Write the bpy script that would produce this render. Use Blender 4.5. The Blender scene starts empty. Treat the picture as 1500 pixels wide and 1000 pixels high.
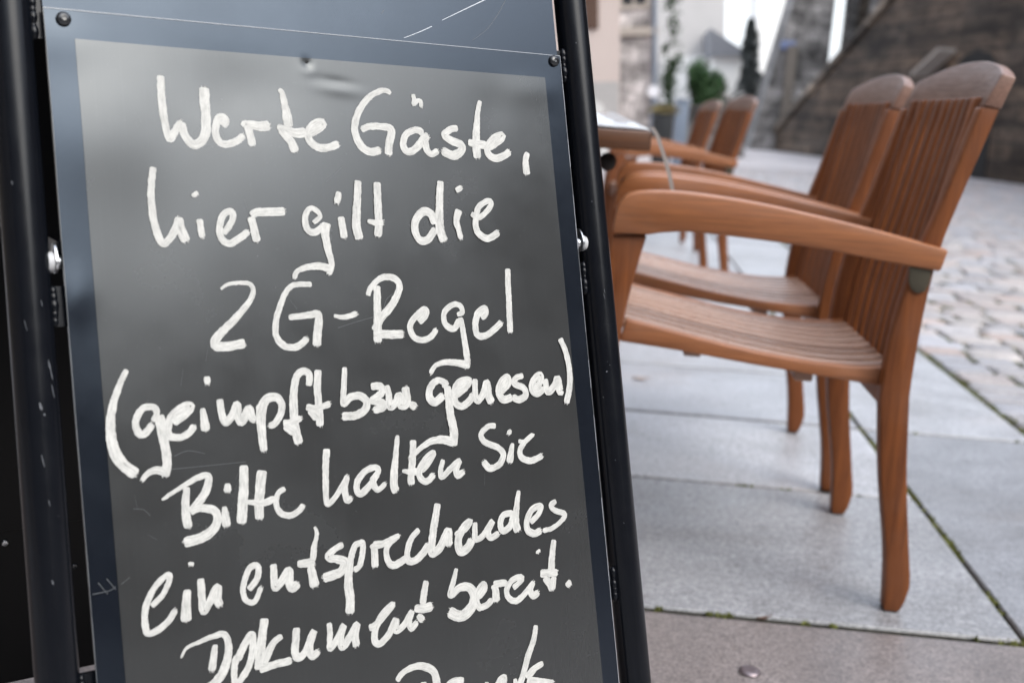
import bpy, math, random
from mathutils import Vector, Matrix
random.seed(7)
S = bpy.context.scene
COL = S.collection
R = math.radians

# ------------------------------------------------------------------ camera
FPX = 1680.0                                   # focal length in pixels of the 1500 px wide photograph
EYE = Vector((0, 0, 0.8))
def _rows():
    dY = Vector((907-750, 500-168, -FPX)).normalized()
    dZ = Vector((1, -0.062, 0)).normalized().cross(dY).normalized()
    if dZ.y < 0: dZ = -dZ
    return dY.cross(dZ).normalized(), dY, dZ
CX, CY, CZ = _rows()
ROT = Matrix((CX, CY, CZ))                     # camera axes -> world axes
cd = bpy.data.cameras.new('camera'); cam = bpy.data.objects.new('camera', cd); COL.objects.link(cam)
cam.matrix_world = Matrix.Translation(EYE) @ ROT.to_4x4()
cd.sensor_fit = 'HORIZONTAL'; cd.sensor_width = 36; cd.lens = FPX/1500*36
cd.clip_start = 0.02; cd.clip_end = 2000
cd.dof.use_dof = True; cd.dof.focus_distance = 1.04; cd.dof.aperture_fstop = 5.1; cd.dof.aperture_blades = 9
S.camera = cam
def at(px, py, Y):
    """world point on the plane y = Y seen at photo pixel (px, py)"""
    d = ROT @ Vector((px-750, 500-py, -FPX))
    return EYE + d*(Y/d.y)

# ------------------------------------------------------------------ daylight
SUN_EL, SUN_AZ = 47, 128                        # azimuth from +Y towards +X
w = bpy.data.worlds.new('World'); S.world = w; w.use_nodes = True
nt = w.node_tree; bg = nt.nodes['Background']
sky = nt.nodes.new('ShaderNodeTexSky'); sky.sky_type = 'NISHITA'; sky.sun_disc = False
sky.sun_elevation = R(SUN_EL); sky.sun_rotation = R(SUN_AZ)
sky.air_density = 1.6; sky.dust_density = 6.0; sky.ozone_density = 1.0
hs = nt.nodes.new('ShaderNodeHueSaturation'); hs.inputs['Saturation'].default_value = 0.85
nt.links.new(sky.outputs[0], hs.inputs['Color']); 
tn = nt.nodes.new('ShaderNodeMix'); tn.data_type = 'RGBA'; tn.blend_type = 'MULTIPLY'; tn.inputs[0].default_value = 1
tn.inputs[7].default_value = (0.89, 0.98, 1.11, 1); nt.links.new(hs.outputs[0], tn.inputs[6])
oc = nt.nodes.new('ShaderNodeMix'); oc.data_type = 'RGBA'; oc.inputs[0].default_value = 0.5          # thin even cloud over the sky
oc.inputs[7].default_value = (6.8, 7.2, 7.8, 1); nt.links.new(tn.outputs[2], oc.inputs[6]); nt.links.new(oc.outputs[2], bg.inputs[0])
bg.inputs[1].default_value = 0.15
sl = bpy.data.lights.new('sun', 'SUN'); so = bpy.data.objects.new('sun', sl); COL.objects.link(so)
sl.energy = 0.5; sl.angle = R(48); sl.color = (1, 0.99, 0.97)
sd = Vector((math.sin(R(SUN_AZ))*math.cos(R(SUN_EL)), math.cos(R(SUN_AZ))*math.cos(R(SUN_EL)), math.sin(R(SUN_EL))))
so.rotation_euler = sd.to_track_quat('Z', 'Y').to_euler()
S.view_settings.view_transform = 'Standard'; S.view_settings.look = 'None'
S.view_settings.exposure = 1.22; S.view_settings.gamma = 1
S.render.engine = 'CYCLES'

# ------------------------------------------------------------------ materials
def mat(name, color, rough=0.6, spec=0.5, metal=0.0):
    m = bpy.data.materials.new(name); m.use_nodes = True
    p = m.node_tree.nodes['Principled BSDF']
    p.inputs['Base Color'].default_value = (*color, 1); p.inputs['Roughness'].default_value = rough
    p.inputs['Specular IOR Level'].default_value = spec; p.inputs['Metallic'].default_value = metal
    return m
def nodes(m):
    t = m.node_tree; return t, t.nodes['Principled BSDF'], t.nodes, t.links
def coords(t, scale=(1, 1, 1), kind='Object', rot=(0, 0, 0)):
    tc = t.nodes.new('ShaderNodeTexCoord'); mp = t.nodes.new('ShaderNodeMapping')
    mp.inputs['Scale'].default_value = scale; mp.inputs['Rotation'].default_value = rot
    t.links.new(tc.outputs[kind], mp.inputs[0]); return mp.outputs[0]
def noise(t, vec, scale, detail=4, rough=0.6, dist=0.0):
    n = t.nodes.new('ShaderNodeTexNoise'); n.inputs['Scale'].default_value = scale
    n.inputs['Detail'].default_value = detail; n.inputs['Roughness'].default_value = rough
    n.inputs['Distortion'].default_value = dist
    t.links.new(vec, n.inputs['Vector']); return n.outputs['Fac']
def ramp(t, fac, stops):
    r = t.nodes.new('ShaderNodeValToRGB'); e = r.color_ramp.elements
    while len(e) < len(stops): e.new(0.5)
    for el, (p, c) in zip(e, stops):
        el.position = p; el.color = (*c, 1) if len(c) == 3 else c
    t.links.new(fac, r.inputs[0]); return r.outputs[0]
def mix(t, fac, a, b, mode='MIX'):
    n = t.nodes.new('ShaderNodeMix'); n.data_type = 'RGBA'; n.blend_type = mode
    for sock, v in ((n.inputs[0], fac), (n.inputs[6], a), (n.inputs[7], b)):
        if isinstance(v, (int, float)): sock.default_value = v
        elif isinstance(v, tuple): sock.default_value = (*v, 1)
        else: t.links.new(v, sock)
    return n.outputs[2]
def bump(t, p, fac, strength=0.3, dist=0.01):
    b = t.nodes.new('ShaderNodeBump'); b.inputs['Strength'].default_value = strength
    b.inputs['Distance'].default_value = dist
    t.links.new(fac, b.inputs['Height']); t.links.new(b.outputs[0], p.inputs['Normal'])
def math_node(t, op, a, b=None):
    n = t.nodes.new('ShaderNodeMath'); n.operation = op
    for i, v in enumerate((a, b)):
        if v is None: continue
        if isinstance(v, (int, float)): n.inputs[i].default_value = v
        else: t.links.new(v, n.inputs[i])
    return n.outputs[0]

def wood(name, axis, dark, light, rough=0.43):
    m = mat(name, light, rough, 0.35 if axis == 2 else 0.6); t, p, N, L = nodes(m)
    sc = [48, 48, 48]; sc[axis] = 2.2
    v = coords(t, tuple(sc)); oi = N.new('ShaderNodeObjectInfo')
    add = N.new('ShaderNodeVectorMath'); add.operation = 'ADD'; L.new(v, add.inputs[0])
    sh = N.new('ShaderNodeVectorMath'); sh.operation = 'SCALE'; sh.inputs[0].default_value = (17, 31, 23)
    L.new(oi.outputs['Random'], sh.inputs['Scale']); L.new(sh.outputs[0], add.inputs[1])
    ge = N.new('ShaderNodeNewGeometry')
    sh2 = N.new('ShaderNodeVectorMath'); sh2.operation = 'SCALE'; sh2.inputs[0].default_value = (41, 13, 29)
    L.new(ge.outputs['Random Per Island'], sh2.inputs['Scale'])
    ad2 = N.new('ShaderNodeVectorMath'); ad2.operation = 'ADD'; L.new(add.outputs[0], ad2.inputs[0]); L.new(sh2.outputs[0], ad2.inputs[1])
    g = noise(t, ad2.outputs[0], 1.0, 7, 0.66, 0.25)
    big = noise(t, coords(t), 6.0, 4, 0.6)
    g2 = noise(t, ad2.outputs[0], 5.0, 3, 0.7)
    c = ramp(t, g, [(0.3, dark), (0.52, tuple((a+b)/2 for a, b in zip(dark, light))), (0.72, light)])
    c = mix(t, 0.35, c, ramp(t, g2, [(0.35, tuple(x*0.55 for x in dark)), (0.65, light)]))
    tint = ramp(t, ge.outputs['Random Per Island'], [(0, (0.70, 0.65, 0.62)), (0.5, (0.97, 0.96, 0.97)), (1, (1.18, 1.19, 1.22))])
    c = mix(t, 1.0, c, tint, 'MULTIPLY')
    grey = ramp(t, big, [(0.48, (0, 0, 0)), (0.72, (0.22, 0.22, 0.22))])
    c = mix(t, grey, c, tuple(0.5*(a_+sum(light)/3*1.25) for a_ in light))
    wear = noise(t, coords(t), 150, 3, 0.7); c = mix(t, ramp(t, wear, [(0.66, (0,)*3), (0.76, (0.5,)*3)]), c, tuple(x*0.5 for x in dark))
    L.new(c, p.inputs['Base Color'])
    rr = ramp(t, g2, [(0.3, (rough+0.12,)*3), (0.7, (rough-0.06,)*3)]); L.new(rr, p.inputs['Roughness'])
    bump(t, p, g, 0.12, 0.002)
    return m
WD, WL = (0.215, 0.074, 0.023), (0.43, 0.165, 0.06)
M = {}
for i, a in enumerate('xyz'): M['wood_'+a] = wood('teak_'+a, i, *(((0.125, 0.035, 0.008), (0.275, 0.088, 0.022), 0.5) if a == 'z' else (WD, WL)))  # upright parts get a darker teak: shade on the legs put into colour
M['wood_grey'] = wood('weathered_teak', 1, (0.13, 0.064, 0.042), (0.235, 0.13, 0.092), 0.45)
M['wood_seat'] = wood('weathered_sky_lightened_seat_teak', 0, (0.32, 0.18, 0.12), (0.52, 0.33, 0.24), 0.26)  # weathered, and lightened further to carry the sky's sheen in its colour
M['table_wood'] = wood('table_teak', 0, (0.09, 0.036, 0.015), (0.18, 0.08, 0.036), 0.4)

def black_paint():
    base = (0.004, 0.0048, 0.007)
    m = mat('black_powder_coat', base, 0.22, 0.26); t, p, N, L = nodes(m)
    v = coords(t); n = noise(t, v, 40, 4); n2 = noise(t, v, 230, 2); n3 = noise(t, v, 22, 5, 0.7)
    L.new(ramp(t, n, [(0.3, (0.18,)*3), (0.75, (0.28,)*3)]), p.inputs['Roughness'])
    spots = math_node(t, 'MULTIPLY', ramp(t, n2, [(0.74, (0,)*3), (0.78, (1,)*3)]), ramp(t, n3, [(0.56, (0,)*3), (0.64, (1,)*3)]))
    L.new(mix(t, spots, base, (0.16, 0.165, 0.18)), p.inputs['Base Color'])
    return m
M['black'] = black_paint()
def plate(name, base, rough, spec, ior=1.5, tint=(1, 1, 1, 1), bs=0.03):
    m = mat(name, base, rough, spec); t, p, N, L = nodes(m)
    p.inputs['IOR'].default_value = ior; p.inputs['Specular Tint'].default_value = tint
    v = coords(t); n = noise(t, v, 14, 5); n2 = noise(t, v, 260, 3, 0.7)
    sc = coords(t, (400, 6, 6)); n3 = noise(t, sc, 1.0, 3)
    c = mix(t, ramp(t, n2, [(0.62, (0,)*3), (0.8, (0.35,)*3)]), base, tuple(min(1, x*1.7+0.01) for x in base))
    c = mix(t, ramp(t, n3, [(0.55, (0,)*3), (0.8, (0.12,)*3)]), c, tuple(min(1, x*1.5+0.01) for x in base))
    L.new(c, p.inputs['Base Color'])
    L.new(ramp(t, n, [(0.3, (rough-0.04,)*3), (0.7, (rough+0.06,)*3)]), p.inputs['Roughness'])
    
    if bs: bump(t, p, n2, bs, 0.0006)
    return m
M['back_plate'] = plate('blue_black_sheet_metal', (0.005, 0.0065, 0.011), 0.20, 1.0, 1.40, (0.68, 0.82, 1.0, 1))
M['cover'] = plate('clear_cover_over_black', (0.005, 0.0065, 0.010), 0.19, 1.0, 1.38, (0.68, 0.82, 1.0, 1))
M['chalk'] = plate('charcoal_writing_foil', (0.026, 0.0263, 0.026), 0.23, 1.0, 1.46, (0.92, 0.97, 1.0, 1), 0.0)
M['edge'] = mat('clear_edge_highlight', (0.26, 0.27, 0.29), 0.3, 0.6)  # pale colour painted as the highlight along the sheet's edge
M['scratch'] = mat('bare_scratch', (0.5, 0.52, 0.55), 0.5)
M['chip'] = mat('chipped_paint', (0.1, 0.105, 0.115), 0.4)
M['faint'] = mat('rubbed_scratch_and_edge_glint', (0.085, 0.09, 0.095), 0.4)
M['rear'] = mat('rear_black_sheet', (0.0035, 0.0036, 0.004), 0.45, 0.2)
M['screw'] = mat('black_screw', (0.015, 0.016, 0.018), 0.22, 0.7)
M['chrome'] = mat('zinc_plated_steel', (0.5, 0.51, 0.52), 0.28, 0.5, 1.0)
M['nylon'] = mat('white_nylon_washer', (0.45, 0.45, 0.45), 0.45)
def marker():
    m = mat('chalk_marker_ink', (0.5, 0.49, 0.44), 0.6, 0.3); t, p, N, L = nodes(m)
    v = coords(t); at_ = N.new('ShaderNodeVertexColor'); at_.layer_name = 'tint'
    st_ = noise(t, at_.outputs[0], 1.0, 4, 0.65)                     # x across the stroke, y along it
    n = noise(t, v, 120, 4, 0.65); n2 = noise(t, v, 1300, 3, 0.6)
    c = ramp(t, st_, [(0.28, (0.27, 0.265, 0.25)), (0.40, (0.42, 0.415, 0.39)), (0.52, (0.53, 0.522, 0.49)), (0.7, (0.60, 0.592, 0.555))])
    c = mix(t, 1.0, c, ramp(t, n, [(0.3, (0.8, 0.8, 0.8)), (0.65, (1.06, 1.06, 1.06))]), 'MULTIPLY')
    thin = math_node(t, 'MULTIPLY', ramp(t, st_, [(0.24, (1,)*3), (0.36, (0,)*3)]), ramp(t, n, [(0.42, (1,)*3), (0.55, (0,)*3)]))
    c = mix(t, thin, c, (0.12, 0.12, 0.11))
    c = mix(t, 0.2, c, ramp(t, n2, [(0.36, (0.34, 0.335, 0.3)), (0.55, (0.58, 0.575, 0.55))]))
    L.new(c, p.inputs['Base Color']); bump(t, p, st_, 0.1, 0.0004); return m
M['ink'] = marker()
M['hole'] = mat('punched_hole', (0.006, 0.006, 0.006), 0.8)

def granite():
    m = mat('granite_slab', (0.4, 0.4, 0.42), 0.45, 0.7); t, p, N, L = nodes(m)
    v = coords(t); ge = N.new('ShaderNodeNewGeometry')
    col = N.new('ShaderNodeVertexColor'); col.layer_name = 'tint'
    n1 = noise(t, v, 190, 3, 0.75); n2 = noise(t, v, 9, 5, 0.6); n3 = noise(t, v, 2.2, 4, 0.6); n4 = noise(t, v, 70, 4, 0.7)
    c = mix(t, 1.0, col.outputs[0], ramp(t, n1, [(0.34, (0.48, 0.48, 0.49)), (0.5, (0.96, 0.96, 0.96)), (0.66, (1.45, 1.44, 1.43))]), 'MULTIPLY')
    c = mix(t, 1.0, c, ramp(t, n4, [(0.34, (0.72,)*3), (0.66, (1.2,)*3)]), 'MULTIPLY')
    c = mix(t, 1.0, c, ramp(t, n2, [(0.34, (0.88, 0.877, 0.875)), (0.66, (1.07, 1.07, 1.07))]), 'MULTIPLY')
    c = mix(t, ramp(t, n3, [(0.55, (0,)*3), (0.75, (0.35,)*3)]), c, (0.30, 0.235, 0.2))
    sp = noise(t, v, 24, 2, 0.5); c = mix(t, 1.0, c, ramp(t, sp, [(0.66, (1, 1, 1)), (0.72, (0.8, 0.79, 0.78))]), 'MULTIPLY')
    s2 = noise(t, v, 1.1, 5, 0.7, 0.6); c = mix(t, 1.0, c, ramp(t, s2, [(0.36, (0.76, 0.745, 0.73)), (0.5, (1, 1, 1)), (0.68, (1.05, 1.05, 1.05))]), 'MULTIPLY')
    L.new(c, p.inputs['Base Color'])
    L.new(ramp(t, n2, [(0.3, (0.34,)*3), (0.7, (0.5,)*3)]), p.inputs['Roughness'])
    bump(t, p, n1, 0.25, 0.002); return m
M['granite'] = granite()
def cobble():
    m = mat('cobble_stone', (0.4, 0.36, 0.34), 0.5, 0.5); t, p, N, L = nodes(m)
    v = coords(t); col = N.new('ShaderNodeVertexColor'); col.layer_name = 'tint'
    n1 = noise(t, v, 60, 4, 0.7); n2 = noise(t, v, 8, 4)
    c = mix(t, 1.0, col.outputs[0], ramp(t, n1, [(0.3, (0.75,)*3), (0.7, (1.2,)*3)]), 'MULTIPLY')
    c = mix(t, 1.0, c, ramp(t, n2, [(0.3, (0.85,)*3), (0.7, (1.1,)*3)]), 'MULTIPLY')
    L.new(c, p.inputs['Base Color']); bump(t, p, n1, 0.3, 0.004); return m
M['cobble'] = cobble()
def joint_bed():
    m = mat('joint_dirt', (0.06, 0.055, 0.045), 0.95, 0.2); t, p, N, L = nodes(m)
    v = coords(t); n = noise(t, v, 5, 4); n2 = noise(t, v, 90, 4)
    c = mix(t, ramp(t, n, [(0.42, (0,)*3), (0.6, (1,)*3)]), (0.055, 0.05, 0.042), (0.085, 0.1, 0.03))
    c = mix(t, 1.0, c, ramp(t, n2, [(0.3, (0.6,)*3), (0.7, (1.3,)*3)]), 'MULTIPLY')
    L.new(c, p.inputs['Base Color']); bump(t, p, n2, 0.5, 0.01); return m
M['bed'] = joint_bed()
def far_ground():
    m = mat('far_paving', (0.36, 0.34, 0.33), 0.55, 0.5); t, p, N, L = nodes(m)
    v = coords(t, (1, 1, 1)); b = N.new('ShaderNodeTexBrick'); L.new(v, b.inputs['Vector'])
    b.inputs['Scale'].default_value = 1; b.inputs['Brick Width'].default_value = 0.2; b.inputs['Row Height'].default_value = 0.16
    b.inputs['Mortar Size'].default_value = 0.008; b.inputs['Color1'].default_value = (0.62, 0.57, 0.57, 1)
    b.inputs['Color2'].default_value = (0.50, 0.465, 0.47, 1); b.inputs['Mortar'].default_value = (0.15, 0.14, 0.12, 1)
    n = noise(t, v, 1.2, 4)
    L.new(mix(t, 1.0, b.outputs['Color'], ramp(t, n, [(0.3, (0.85,)*3), (0.7, (1.12,)*3)]), 'MULTIPLY'), p.inputs['Base Color'])
    return m
M['far'] = far_ground()
M['moss'] = mat('joint_moss', (0.12, 0.15, 0.03), 0.9, 0.2)
t, p, N, L = nodes(M['moss']); L.new(ramp(t, noise(t, coords(t), 16, 4), [(0.3, (0.08, 0.085, 0.03)), (0.7, (0.19, 0.2, 0.06))]), p.inputs['Base Color'])
def masonry(name, c1, c2, mortar, bw=0.55, bh=0.28, stain=(0.05, 0.045, 0.04), amount=0.6, sx_=1.0, mort=0.012):
    m = mat(name, c1, 0.85, 0.3); t, p, N, L = nodes(m)
    tc = N.new('ShaderNodeTexCoord'); sx = N.new('ShaderNodeSeparateXYZ'); L.new(tc.outputs['Object'], sx.inputs[0])
    add = math_node(t, 'ADD', sx.outputs['X'], sx.outputs['Y'])
    cb = N.new('ShaderNodeCombineXYZ'); L.new(add, cb.inputs[0]); L.new(sx.outputs['Z'], cb.inputs[1])
    b = N.new('ShaderNodeTexBrick'); L.new(cb.outputs[0], b.inputs['Vector']); b.inputs['Scale'].default_value = 1
    b.inputs['Brick Width'].default_value = bw; b.inputs['Row Height'].default_value = bh; b.inputs['Mortar Size'].default_value = mort
    b.inputs['Color1'].default_value = (*c1, 1); b.inputs['Color2'].default_value = (*c2, 1); b.inputs['Mortar'].default_value = (*mortar, 1)
    ms_ = N.new('ShaderNodeMapping'); ms_.inputs['Scale'].default_value = (sx_, 1, 1); L.new(tc.outputs['Object'], ms_.inputs[0]); v = ms_.outputs[0]; n = noise(t, v, 0.9, 5, 0.65); n2 = noise(t, v, 7, 4, 0.7)
    st = N.new('ShaderNodeMapping'); st.inputs['Scale'].default_value = (2.2, 2.2, 0.25); L.new(v, st.inputs[0])
    n3 = noise(t, st.outputs[0], 1.0, 4)
    c = mix(t, ramp(t, n, [(0.4, (0,)*3), (0.65, (amount,)*3)]), b.outputs['Color'], stain)
    c = mix(t, ramp(t, n3, [(0.52, (0,)*3), (0.7, (amount*0.25,)*3)]), c, tuple(x*1.6 for x in c1))
    c = mix(t, 1.0, c, ramp(t, n2, [(0.34, (0.5,)*3), (0.66, (1.4,)*3)]), 'MULTIPLY')
    n5 = noise(t, v, 1.5, 3, 0.6); c = mix(t, 1.0, c, ramp(t, n5, [(0.36, (0.42,)*3), (0.64, (1.6,)*3)]), 'MULTIPLY')
    L.new(c, p.inputs['Base Color']); bump(t, p, n2, 0.6, 0.03); return m
M['brown_wall'] = masonry('dark_sandstone_masonry', (0.125, 0.088, 0.062), (0.064, 0.046, 0.035), (0.034, 0.027, 0.022), 1.3, 0.36, sx_=0.3, mort=0.03)
M['grey_wall'] = masonry('grey_sandstone_masonry', (0.28, 0.265, 0.255), (0.15, 0.142, 0.138), (0.1, 0.095, 0.09))
M['tan_wall'] = masonry('tan_sandstone_masonry', (0.27, 0.215, 0.165), (0.15, 0.12, 0.098), (0.09, 0.078, 0.066), 1.0, 0.4, sx_=0.35, mort=0.03)
M['tower_wall'] = masonry('pale_stone_masonry', (0.54, 0.51, 0.505), (0.44, 0.415, 0.41), (0.36, 0.335, 0.33), stain=(0.22, 0.2, 0.19), amount=0.4)
def plaster(name, c, dirt):
    m = mat(name, c, 0.85, 0.25); t, p, N, L = nodes(m); v = coords(t)
    n = noise(t, v, 0.7, 5); n2 = noise(t, v, 25, 4)
    L.new(mix(t, 1.0, mix(t, ramp(t, n, [(0.45, (0,)*3), (0.7, (0.6,)*3)]), c, dirt), ramp(t, n2, [(0.3, (0.92,)*3), (0.7, (1.05,)*3)]), 'MULTIPLY'), p.inputs['Base Color'])
    bump(t, p, n2, 0.2, 0.01); return m
M['pink'] = plaster('beige_pink_plaster', (0.62, 0.525, 0.48), (0.55, 0.465, 0.425))
M['cream'] = plaster('cream_plaster', (0.46, 0.44, 0.425), (0.39, 0.375, 0.36))
M['white'] = plaster('white_plaster', (0.72, 0.71, 0.68), (0.6, 0.58, 0.55))
M['ochre'] = plaster('grey_plaster', (0.2, 0.175, 0.15), (0.14, 0.125, 0.11))
M['roof'] = masonry('roof_tile', (0.2, 0.11, 0.08), (0.14, 0.09, 0.07), (0.06, 0.045, 0.04), 0.2, 0.3)
M['slate'] = mat('slate_roof', (0.16, 0.165, 0.18), 0.6)
M['shutter'] = mat('brown_painted_wood', (0.11, 0.06, 0.04), 0.5)
M['glass'] = mat('window_glass', (0.03, 0.035, 0.04), 0.08, 0.8)
M['stone_trim'] = mat('stone_trim', (0.42, 0.38, 0.34), 0.8)
M['bin'] = mat('black_planter_plastic', (0.016, 0.017, 0.018), 0.5)
M['olive'] = mat('dry_plant', (0.2, 0.16, 0.07), 0.8)
M['bluegrey'] = mat('blue_grey_metal', (0.2, 0.24, 0.3), 0.4)
M['signwhite'] = mat('white_enamel', (0.85, 0.86, 0.9), 0.3)
M['signblue'] = mat('blue_enamel', (0.16, 0.2, 0.34), 0.4)
M['vinyl'] = mat('white_vinyl', (0.4, 0.39, 0.4), 0.16, 0.6)
M['strap'] = mat('clear_strap', (0.33, 0.3, 0.28), 0.25, 0.6)
M['bracket'] = mat('aged_brass_plate', (0.075, 0.065, 0.045), 0.45, 0.5, 0.4)
M['bark'] = mat('bark', (0.07, 0.055, 0.045), 0.9)
def leafmat(name, a, b):
    m = mat(name, a, 0.6, 0.3); t, p, N, L = nodes(m); ge = N.new('ShaderNodeNewGeometry')
    L.new(ramp(t, ge.outputs['Random Per Island'], [(0, a), (1, b)]), p.inputs['Base Color']); return m
M['leaf'] = leafmat('green_leaves', (0.028, 0.08, 0.028), (0.085, 0.155, 0.062))
M['ivy'] = leafmat('dark_ivy_leaves', (0.022, 0.045, 0.02), (0.06, 0.10, 0.045))
M['conifer'] = leafmat('dark_needles', (0.03, 0.036, 0.034), (0.075, 0.08, 0.075))

# ------------------------------------------------------------------ mesh helpers
class MB:
    def __init__(s): s.v = []; s.f = []; s.mi = []; s.col = []
    def add(s, verts, faces, mi=0, col=None):
        o = len(s.v); s.v += [tuple(v) for v in verts]; s.f += [tuple(o+i for i in f) for f in faces]
        s.mi += [mi]*len(faces); s.col += [col]*len(verts)
    def box(s, a, b, mi=0, col=None, bev=0.0):
        x0, y0, z0 = a; x1, y1, z1 = b
        if bev:
            e = bev
            lo = [(x0, y0, z0), (x1, y0, z0), (x1, y1, z0), (x0, y1, z0)]
            md = [(x0, y0, z1-e), (x1, y0, z1-e), (x1, y1, z1-e), (x0, y1, z1-e)]
            hi = [(x0+e, y0+e, z1), (x1-e, y0+e, z1), (x1-e, y1-e, z1), (x0+e, y1-e, z1)]
            fs = [(3, 2, 1, 0), (8, 9, 10, 11)]
            for k in range(4):
                n = (k+1) % 4; fs += [(k, n, 4+n, 4+k), (4+k, 4+n, 8+n, 8+k)]
            s.add(lo+md+hi, fs, mi, col)
        else:
            s.add([(x0, y0, z0), (x1, y0, z0), (x1, y1, z0), (x0, y1, z0), (x0, y0, z1), (x1, y0, z1), (x1, y1, z1), (x0, y1, z1)],
                  [(3, 2, 1, 0), (4, 5, 6, 7), (0, 1, 5, 4), (1, 2, 6, 5), (2, 3, 7, 6), (3, 0, 4, 7)], mi, col)
    def loft(s, rings, mi=0, cap=True, closed=True):
        n = len(rings[0]); vs = [v for r in rings for v in r]; fs = []
        for i in range(len(rings)-1):
            for k in range(n if closed else n-1):
                k2 = (k+1) % n; fs.append((i*n+k, i*n+k2, (i+1)*n+k2, (i+1)*n+k))
        if cap and closed:
            fs.append(tuple(range(n))[::-1]); fs.append(tuple((len(rings)-1)*n+k for k in range(n)))
        s.add(vs, fs, mi)
    def tube(s, pts, r, n=20, mi=0):
        pts = [Vector(p) for p in pts]; rings = []
        up = None
        for i, p in enumerate(pts):
            d = (pts[min(i+1, len(pts)-1)]-pts[max(i-1, 0)]).normalized()
            if up is None: up = Vector((0, 0, 1)) if abs(d.z) < 0.9 else Vector((1, 0, 0))
            a = d.cross(up).normalized(); b = a.cross(d).normalized(); up = b
            rr = r[i] if isinstance(r, (list, tuple)) else r
            rings.append([p+(a*math.cos(2*math.pi*k/n)+b*math.sin(2*math.pi*k/n))*rr for k in range(n)])
        s.loft(rings, mi)
    def prism(s, poly, y0, y1, mi=0, ax='xz'):
        """polygon in the x-z plane pushed along y"""
        n = len(poly)
        mk = (lambda p, y: (p[0], y, p[1])) if ax == 'xz' else (lambda p, y: (y, p[0], p[1]))
        vs = [mk(p, y0) for p in poly]+[mk(p, y1) for p in poly]
        fs = [tuple(range(n)), tuple(range(2*n-1, n-1, -1))]+[((k+1) % n, k, n+k, n+(k+1) % n) for k in range(n)]
        s.add(vs, fs, mi)
    def build(s, name, mats, parent=None, smooth=False, bevel=0.0, seg=2, xf=None):
        me = bpy.data.meshes.new(name)
        vs = [xf @ Vector(v) for v in s.v] if xf else s.v
        me.from_pydata([tuple(v) for v in vs], [], s.f)
        for m in (mats if isinstance(mats, (list, tuple)) else [mats]): me.materials.append(m)
        for p, i in zip(me.polygons, s.mi): p.material_index = i; p.use_smooth = smooth
        if any(c is not None for c in s.col):
            ca = me.color_attributes.new('tint', 'FLOAT_COLOR', 'POINT')
            for d, c in zip(ca.data, s.col): d.color = (*(c or (0.4, 0.4, 0.4)), 1)
        me.update()
        import bmesh
        bm = bmesh.new(); bm.from_mesh(me); bmesh.ops.recalc_face_normals(bm, faces=bm.faces)
        if bevel:
            ed = [e for e in bm.edges if len(e.link_faces) == 2 and e.calc_face_angle(0) > 0.6]
            bmesh.ops.bevel(bm, geom=ed, offset=bevel, segments=seg, profile=0.5, affect='EDGES', clamp_overlap=True)
            for f in bm.faces: f.smooth = True
        bm.to_mesh(me); bm.free()
        if bevel or smooth:
            try: me.set_sharp_from_angle(angle=R(40))
            except Exception: pass
        o = bpy.data.objects.new(name, me); COL.objects.link(o)
        if parent: o.parent = parent
        return o
def tag(o, label, cat, group=None):
    o['label'] = label; o['category'] = cat
    if group: o['group'] = group
    return o
def empty(name, loc=(0, 0, 0), rz=0, rot=None):
    o = bpy.data.objects.new(name, None); COL.objects.link(o); o.empty_display_size = 0.1
    o.location = loc; o.rotation_euler = rot or (0, 0, rz); return o
def struct(o, kind='structure'): o['kind'] = kind; return o
def spline(pts, step):
    """Catmull-Rom through points, roughly evenly spaced"""
    if len(pts) == 2: pts = [pts[0], ((pts[0][0]+pts[1][0])/2, (pts[0][1]+pts[1][1])/2), pts[1]]
    P = [pts[0]]+list(pts)+[pts[-1]]; out = []
    for i in range(1, len(P)-2):
        p0, p1, p2, p3 = P[i-1], P[i], P[i+1], P[i+2]
        n = max(2, int(math.dist(p1, p2)/step))
        for k in range(n):
            u = k/n
            out.append(tuple(0.5*(2*p1[j]+(p2[j]-p0[j])*u+(2*p0[j]-5*p1[j]+4*p2[j]-p3[j])*u*u+(3*p1[j]-p0[j]-3*p2[j]+p3[j])*u**3) for j in range(len(p1))))
    out.append(tuple(pts[-1])); return out
def curve_at(tab, x):
    for (x0, y0), (x1, y1) in zip(tab, tab[1:]):
        if x <= x1: return y0+(y1-y0)*max(0, (x-x0))/(x1-x0)
    return tab[-1][1]

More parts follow.
